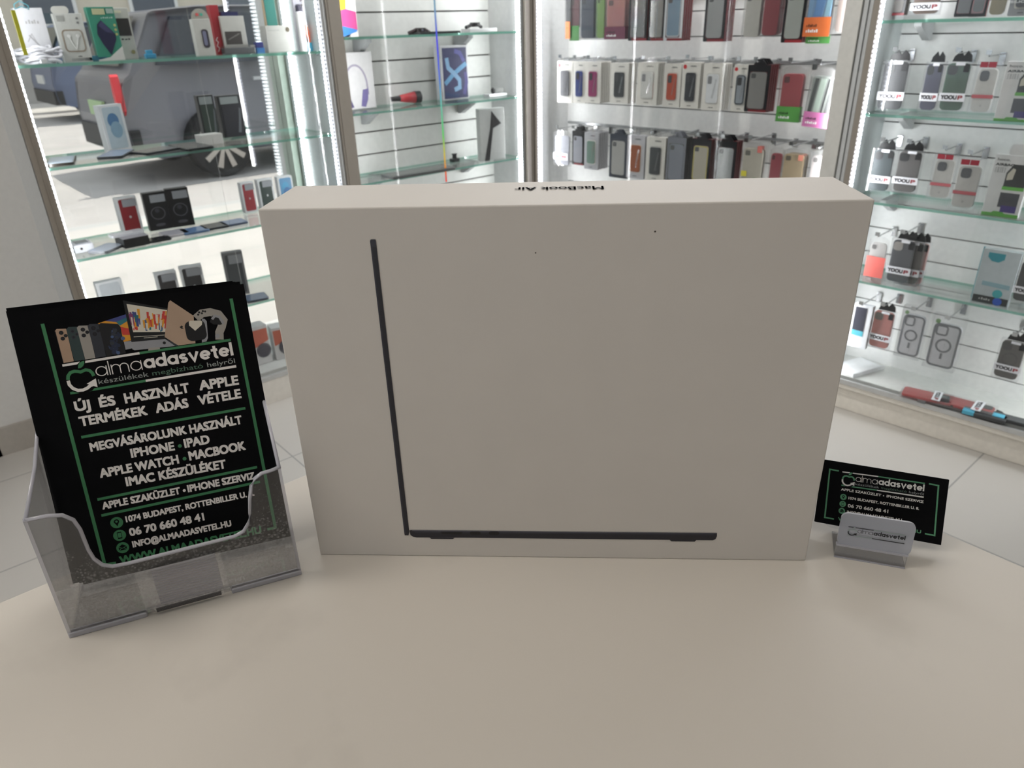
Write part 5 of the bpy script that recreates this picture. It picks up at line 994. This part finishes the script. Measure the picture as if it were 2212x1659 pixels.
for lab, bl, br, col in (('dark green tablet box with a grey price label', (444, 294), (474, 292), (50, 62, 56)), ('black tablet box with a grey price label', (487, 292), (529, 288), (44, 44, 50))):
    mw, w, h = stand(bl, br, 206, LZ[1]); q = thing('tablet_box', lab, 'tablet box', mw, 'small device boxes on the window shelves')
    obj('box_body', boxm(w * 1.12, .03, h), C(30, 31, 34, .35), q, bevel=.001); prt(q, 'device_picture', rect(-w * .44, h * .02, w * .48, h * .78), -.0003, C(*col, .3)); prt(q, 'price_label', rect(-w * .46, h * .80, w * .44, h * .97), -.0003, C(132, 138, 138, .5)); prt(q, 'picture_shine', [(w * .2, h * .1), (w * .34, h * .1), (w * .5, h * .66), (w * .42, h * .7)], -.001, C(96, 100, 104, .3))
# --- third shelf
mw, w, h = stand((167, 561), (209, 553), 528, LZ[2]); q = thing('gadget_box', 'low white box with a small dark emblem at the light strip', 'gadget box', mw); obj('box_body', boxm(w, .07, h), C(222, 222, 228, .4), q, bevel=.0015); obj('box_window', MB().box(-w * .30, .018, h, w * .36, .055, h + .002), C(120, 128, 136, .15), q); prt(q, 'emblem', circ(-w * .14, h * .5, w * .07, 12), -.0003, C(50, 44, 44, .4))
flat_phone('grey phone lying between the low white box and the low dark box', 232, 539, LZ[2], R(40), (120, 122, 128), .07, .10, top=(176, 186, 202))
mw, w, h = stand((271, 538), (325, 527), 513, LZ[2]); q = thing('device_box', 'low dark box with a grey top lying before the red picture box', 'device box', mw); obj('box_body', boxm(w, .085, h), C(34, 33, 36, .35), q, bevel=.001); obj('grey_top', MB().box(-w * .5, 0, h, w * .5, .085, h + .0012), C(150, 148, 156, .35), q); prt(q, 'emblem', circ(w * .02, h * .5, w * .03, 10), -.0003, C(60, 58, 60, .4))
tp = mw @ Matrix.Translation((-w * .1, .06, h + .0014)); q2 = thing('phone', 'white phone lying on top of the low dark box', 'phone', tp, 'devices lying flat on the shelves'); obj('body', MB().prism(rr(-.05, -.022, .05, .022, .008), 0, .007), C(218, 220, 224, .3), q2); obj('camera_bump', MB().prism(rr(.02, -.016, .044, .010, .004), .007, .0085), C(196, 198, 204, .3), q2)
phone_box('white device box with a dark red back picture on the third shelf', (268, 508), (312, 500), 426, LZ[2], (134, 40, 46))
phone_box('black device box with rings, beside the dark red picture box', (326, 500), (374, 492), 416, LZ[2], (26, 26, 28), body=(20, 20, 22), full=True, emblem=False)
phone_box('black device box with rings, second from the dark red picture', (374, 492), (422, 485), 407, LZ[2], (26, 26, 28), body=(20, 20, 22), full=True, emblem=False)
for lab, px, py, col, top, w_, l_ in (('black phone lying before the first ringed black box', 344, 519, (24, 25, 28), (34, 36, 42), .07, .05), ('white phone lying before the ringed black boxes', 377, 506, (214, 210, 216), (206, 204, 214), .085, .08), ('blue phone lying beside the white phone', 420, 500, (92, 122, 160), (118, 150, 196), .085, .075), ('black phone lying beside the blue phone', 463, 491, (44, 46, 52), (66, 72, 84), .085, .075), ('blue grey phone at the end of the lying row', 504, 483, (84, 96, 118), (134, 152, 184), .085, .075)): flat_phone(lab, px, py, LZ[2], R(88), col, w_, l_, .007, top)
phone_box('white device box with a bright red picture by the laptop box', (530, 459), (558, 453), 394, LZ[2], (150, 56, 62))
phone_box('white device box with a dark green picture by the laptop box', (566, 452), (598, 447), 387, LZ[2], (54, 66, 62))
phone_box('white device box with a blue picture half hidden by the laptop box', (608, 445), (640, 441), 381, LZ[2], (84, 140, 180), lab=False, emblem=False, blob=((70, 150, 190), (60, 110, 160)))
# --- fourth shelf and cabinet floor
phone_box('plain grey device box behind the leaflets', (231, 703), (286, 690), 607, LZ[3], (182, 186, 190), lab=False)
phone_box('white device box with a black picture behind the leaflets', (352, 668), (397, 659), 588, LZ[3], (50, 48, 50))
phone_box('second white device box with a black picture behind the leaflets', (404, 658), (452, 650), 575, LZ[3], (50, 50, 52))
phone_box('tall dark grey tablet box with a price label on the fourth shelf', (497, 641), (540, 634), 545, LZ[3], (70, 74, 78), body=(120, 120, 122), full=False, emblem=False)
flat_phone('dark phone lying before the tall grey tablet box', 553, 645, LZ[3], R(80), (60, 68, 82), .08, .08, top=(104, 118, 140))
for lab, bl, br in (('speaker box with an orange corner behind the leaflets', (552, 792), (590, 780)), ('speaker box with an orange corner beside the laptop box', (598, 778), (640, 768))):
    mw, w, h = stand(bl, br, 706, .126); q = thing('speaker_box', lab, 'speaker box', mw); obj('box_body', boxm(w, .06, h), C(206, 204, 204, .4), q, bevel=.001); prt(q, 'orange_corner', [(-w * .46, h * .45), (w * .46, h * .60), (w * .46, h * .92), (-w * .46, h * .92)], -.0003, C(190, 100, 78, .45))
    prt(q, 'speaker_picture', circ(w * .12, h * .36, w * .40, 24), -.001, C(74, 72, 82, .35)); obj('speaker_ring', MB().stroke(circ(w * .12, h * .36, w * .34, 24), w * .05, -.0018, 0, True), C(120, 118, 128, .35), q)
for lab, x0, x1, y0, y1, zt in (('wide white box lying on the cabinet floor behind the leaflets', 300, 460, 850, 820, .09), ): 
    mw, w, h = stand((300, 862), (430, 835), 800, .126); q = thing('device_box', lab, 'device box', mw); obj('box_body', boxm(w, .12, h), C(216, 216, 216, .4), q, bevel=.001); obj('box_lid', MB().box(-w * .502, -.001, h, w * .502, .121, h + .003), C(222, 222, 222, .4), q)

# ================================================================ THINGS IN THE NARROW CORNER CABINET
mw, w, h = stand((728, 62), (773, 56), -30, MZ[0]); q = thing('picture_box', 'box with broad yellow, magenta and blue waves', 'box', mw); obj('box_body', boxm(w, .03, h), C(226, 224, 220, .4), q, bevel=.001)
prt(q, 'blue_wave', [(-w/2, 0), (-w * .3, 0), (w * .4, h * .10), (w * .46, h * .14), (-w * .2, h * .22), (-w/2, h * .20)], -.0003, C(60, 120, 190, .4)); prt(q, 'magenta_wave', [(-w/2, h * .20), (-w * .2, h * .22), (w * .46, h * .14), (w * .46, h * .50), (0, h * .56), (-w/2, h * .50)], -.0003, C(186, 72, 130, .4)); prt(q, 'yellow_wave', [(-w/2, h * .50), (0, h * .56), (w * .1, h), (-w/2, h)], -.0003, C(220, 180, 56, .4))
mw, w, h = stand((733, 72), (757, 69), 58, MZ[0]); q = thing('display_block', 'white block under the wave box', 'block', mw); obj('block_body', boxm(w, .03, h), C(214, 216, 220, .4), q, bevel=.001); obj('block_top', MB().box(-w * .5, 0, h, w * .5, .03, h + .001), C(222, 224, 226, .4), q)
def strap_watch(label, px, py, z, col, yaw):
    q = thing('wrist_watch', label, 'watch', TM(spot(px, py, z), yaw)); obj('case', MB().prism(rr(-.018, -.016, .018, .016, .007), .006, .022), C(*col, .3), q, bevel=.002)
    obj('strap', MB().tube([(-.05, 0, .004), (-.03, 0, .010), (-.016, 0, .016)], .007, 8).tube([(.016, 0, .016), (.026, 0, .010), (.036, 0, .004)], .007, 8), C(col[0] + 6, col[1] + 4, col[2] + 4, .5), q); obj('crown', MB().box(-.004, -.020, .012, .004, -.016, .018), CHROME, q)
    return q
qb = thing('display_block', 'flat white block under the watch in the corner cabinet', 'block', TM(spot(1035, 63, MZ[0] + .001), R(90))); obj('block_body', MB().box(-.07, -.03, 0, .07, .03, .012), C(216, 216, 216, .4), qb, bevel=.001); obj('block_top', MB().box(-.069, -.029, .012, .069, .029, .013), C(222, 222, 222, .4), qb)
strap_watch('black watch on the flat white block', 1026, 56, MZ[0] + .0142, (22, 22, 24), R(95))
strap_watch('dark red brown watch standing alone on the top corner shelf', 908, 58, MZ[0] + .0005, (36, 26, 28), R(75))
flat_phone('black laptop lying closed on the top corner shelf', 940, 70, MZ[0], R(90), (52, 54, 54), .20, .08, .008, (66, 68, 68), 'laptop', 'laptop')
mw, w, h = stand((747, 224), (812, 215), 113, MZ[1]); q = thing('headphone_box', 'white box with violet headphones pictured on it', 'headphone box', mw); obj('box_body', boxm(w, .06, h), C(206, 204, 204, .45), q, bevel=.0015)
hp = MB(); hp.stroke(arc(-w * .10, h * .40, w * .36, h * .38, 172, 0, 18) + [(w * .27, h * .25)], w * .055, -.0004); obj('headband_picture', hp, C(156, 148, 166, .4), q)
prt(q, 'ear_cup_picture', [(-w * .44, h * .32), (-w * .34, h * .22), (-w * .24, h * .04), (-w * .40, h * .03)], -.0004, C(94, 86, 128, .4)); prt(q, 'ear_cup_picture', [(w * .10, h * .34), (w * .28, h * .36), (w * .24, h * .16), (w * .14, h * .03), (-.0, h * .05)], -.0004, C(112, 104, 150, .4))
qf = thing('flask', 'red and black cone shaped flask lying on the second corner shelf', 'flask', TM(spot(885, 208, MZ[1] + .0235), R(84)) @ Matrix.Rotation(R(90), 4, 'Y')); obj('body', MB().lathe([(.012, -.045), (.022, .02)], n=20), C(176, 46, 54, .35), qf, smooth=True); obj('base', MB().lathe([(.023, .02), (.023, .045), (.018, .048)], n=20), C(28, 27, 30, .35), qf); obj('neck', MB().lathe([(.008, -.085), (.011, -.045)], n=14), C(36, 32, 34, .4), qf)
mw, w, h = stand((957, 206), (1014, 200), 98, MZ[1]); q = thing('tablet_box', 'white tablet box with twisted blue ribbons on its front', 'tablet box', mw); obj('box_body', boxm(w, .045, h), C(206, 206, 208, .4), q, bevel=.001)
tp_ = prt(q, 'ribbon_picture', rect(-w * .44, h * .02, w * .44, h * .96), -.0003, C(52, 54, 92, .4)); 
for k, (pts, wd_, c_) in enumerate((([(-.40, .30), (-.1, .46), (.2, .58), (.42, .66)], .13, (104, 156, 196)), ([(-.30, .78), (-.26, .60), (-.04, .48), (.14, .36), (.14, .22), (-.06, .18)], .13, (132, 170, 204)), ([(.0, .90), (.2, .86), (.34, .70)], .12, (84, 84, 150)), ([(.30, .08), (.40, .30), (.38, .50)], .12, (74, 70, 130)), ([(-.40, .12), (-.2, .08), (.1, .06)], .10, (40, 60, 100)))):
    obj('ribbon', MB().stroke([(w * a, h * b_) for a, b_ in pts], w * wd_, -.0012 - k * .0001), C(*c_, .4), tp_)
qe = thing('earbud_case', 'small clear stand with a black earbud beside the light strip', 'earbuds', TM(spot(1070, 207, MZ[1] + .0006), R(90))); obj('stand_base', MB().box(-.05, -.02, 0, .05, .02, .010), C(220, 220, 222, .3), qe, bevel=.001); obj('earbud', MB().lathe([(.004, .010), (.009, .016), (.009, .028), (.004, .034)], -.012, 0, 12), C(24, 24, 26, .3), qe); obj('clear_cap', MB().box(.0, -.014, .010, .036, .014, .030), FILM, qe)
mw, w, h = stand((1040, 349), (1092, 342), 234, MZ[2]); q = thing('case_box', 'pale box with a black bent bracket shape standing by the light strip', 'box', mw); obj('box_body', boxm(w, .03, h), C(196, 198, 196, .4), q, bevel=.001); prt(q, 'bracket_picture', [(-w * .36, 0), (-w * .16, 0), (w * .02, h * .62), (w * .36, h * .70), (-w * .02, h * .95), (-w * .10, h * .62)], -.0003, C(38, 36, 38, .4))
flat_phone('dark grey laptop lying closed on the third corner shelf', 905, 374, MZ[2], R(88), (70, 72, 72), .30, .10, .010, (84, 86, 86), 'laptop', 'laptop')
qm = thing('display_stand', 'small black stand at the back of the third corner shelf', 'stand', TM(spot(982, 344, MZ[2] + .0005), R(90))); obj('foot', MB().prism(rr(-.02, -.014, .02, .014, .006), 0, .012), C(30, 29, 30, .4), qm); obj('post', MB().lathe([(.010, .012), (.009, .026), (.013, .032)], n=14), C(26, 25, 27, .4), qm)
mw, w, h = stand((762, 395), (775, 393), 300, MZ[2]); q = thing('frame_panel', 'thin pale frame leaning by the brown post', 'frame', mw); obj('frame_body', boxm(w, .012, h), C(186, 190, 194, .4), q); prt(q, 'dark_strip', rect(-w * .34, h * .12, w * .10, h * .88), -.0003, C(92, 98, 108, .4))
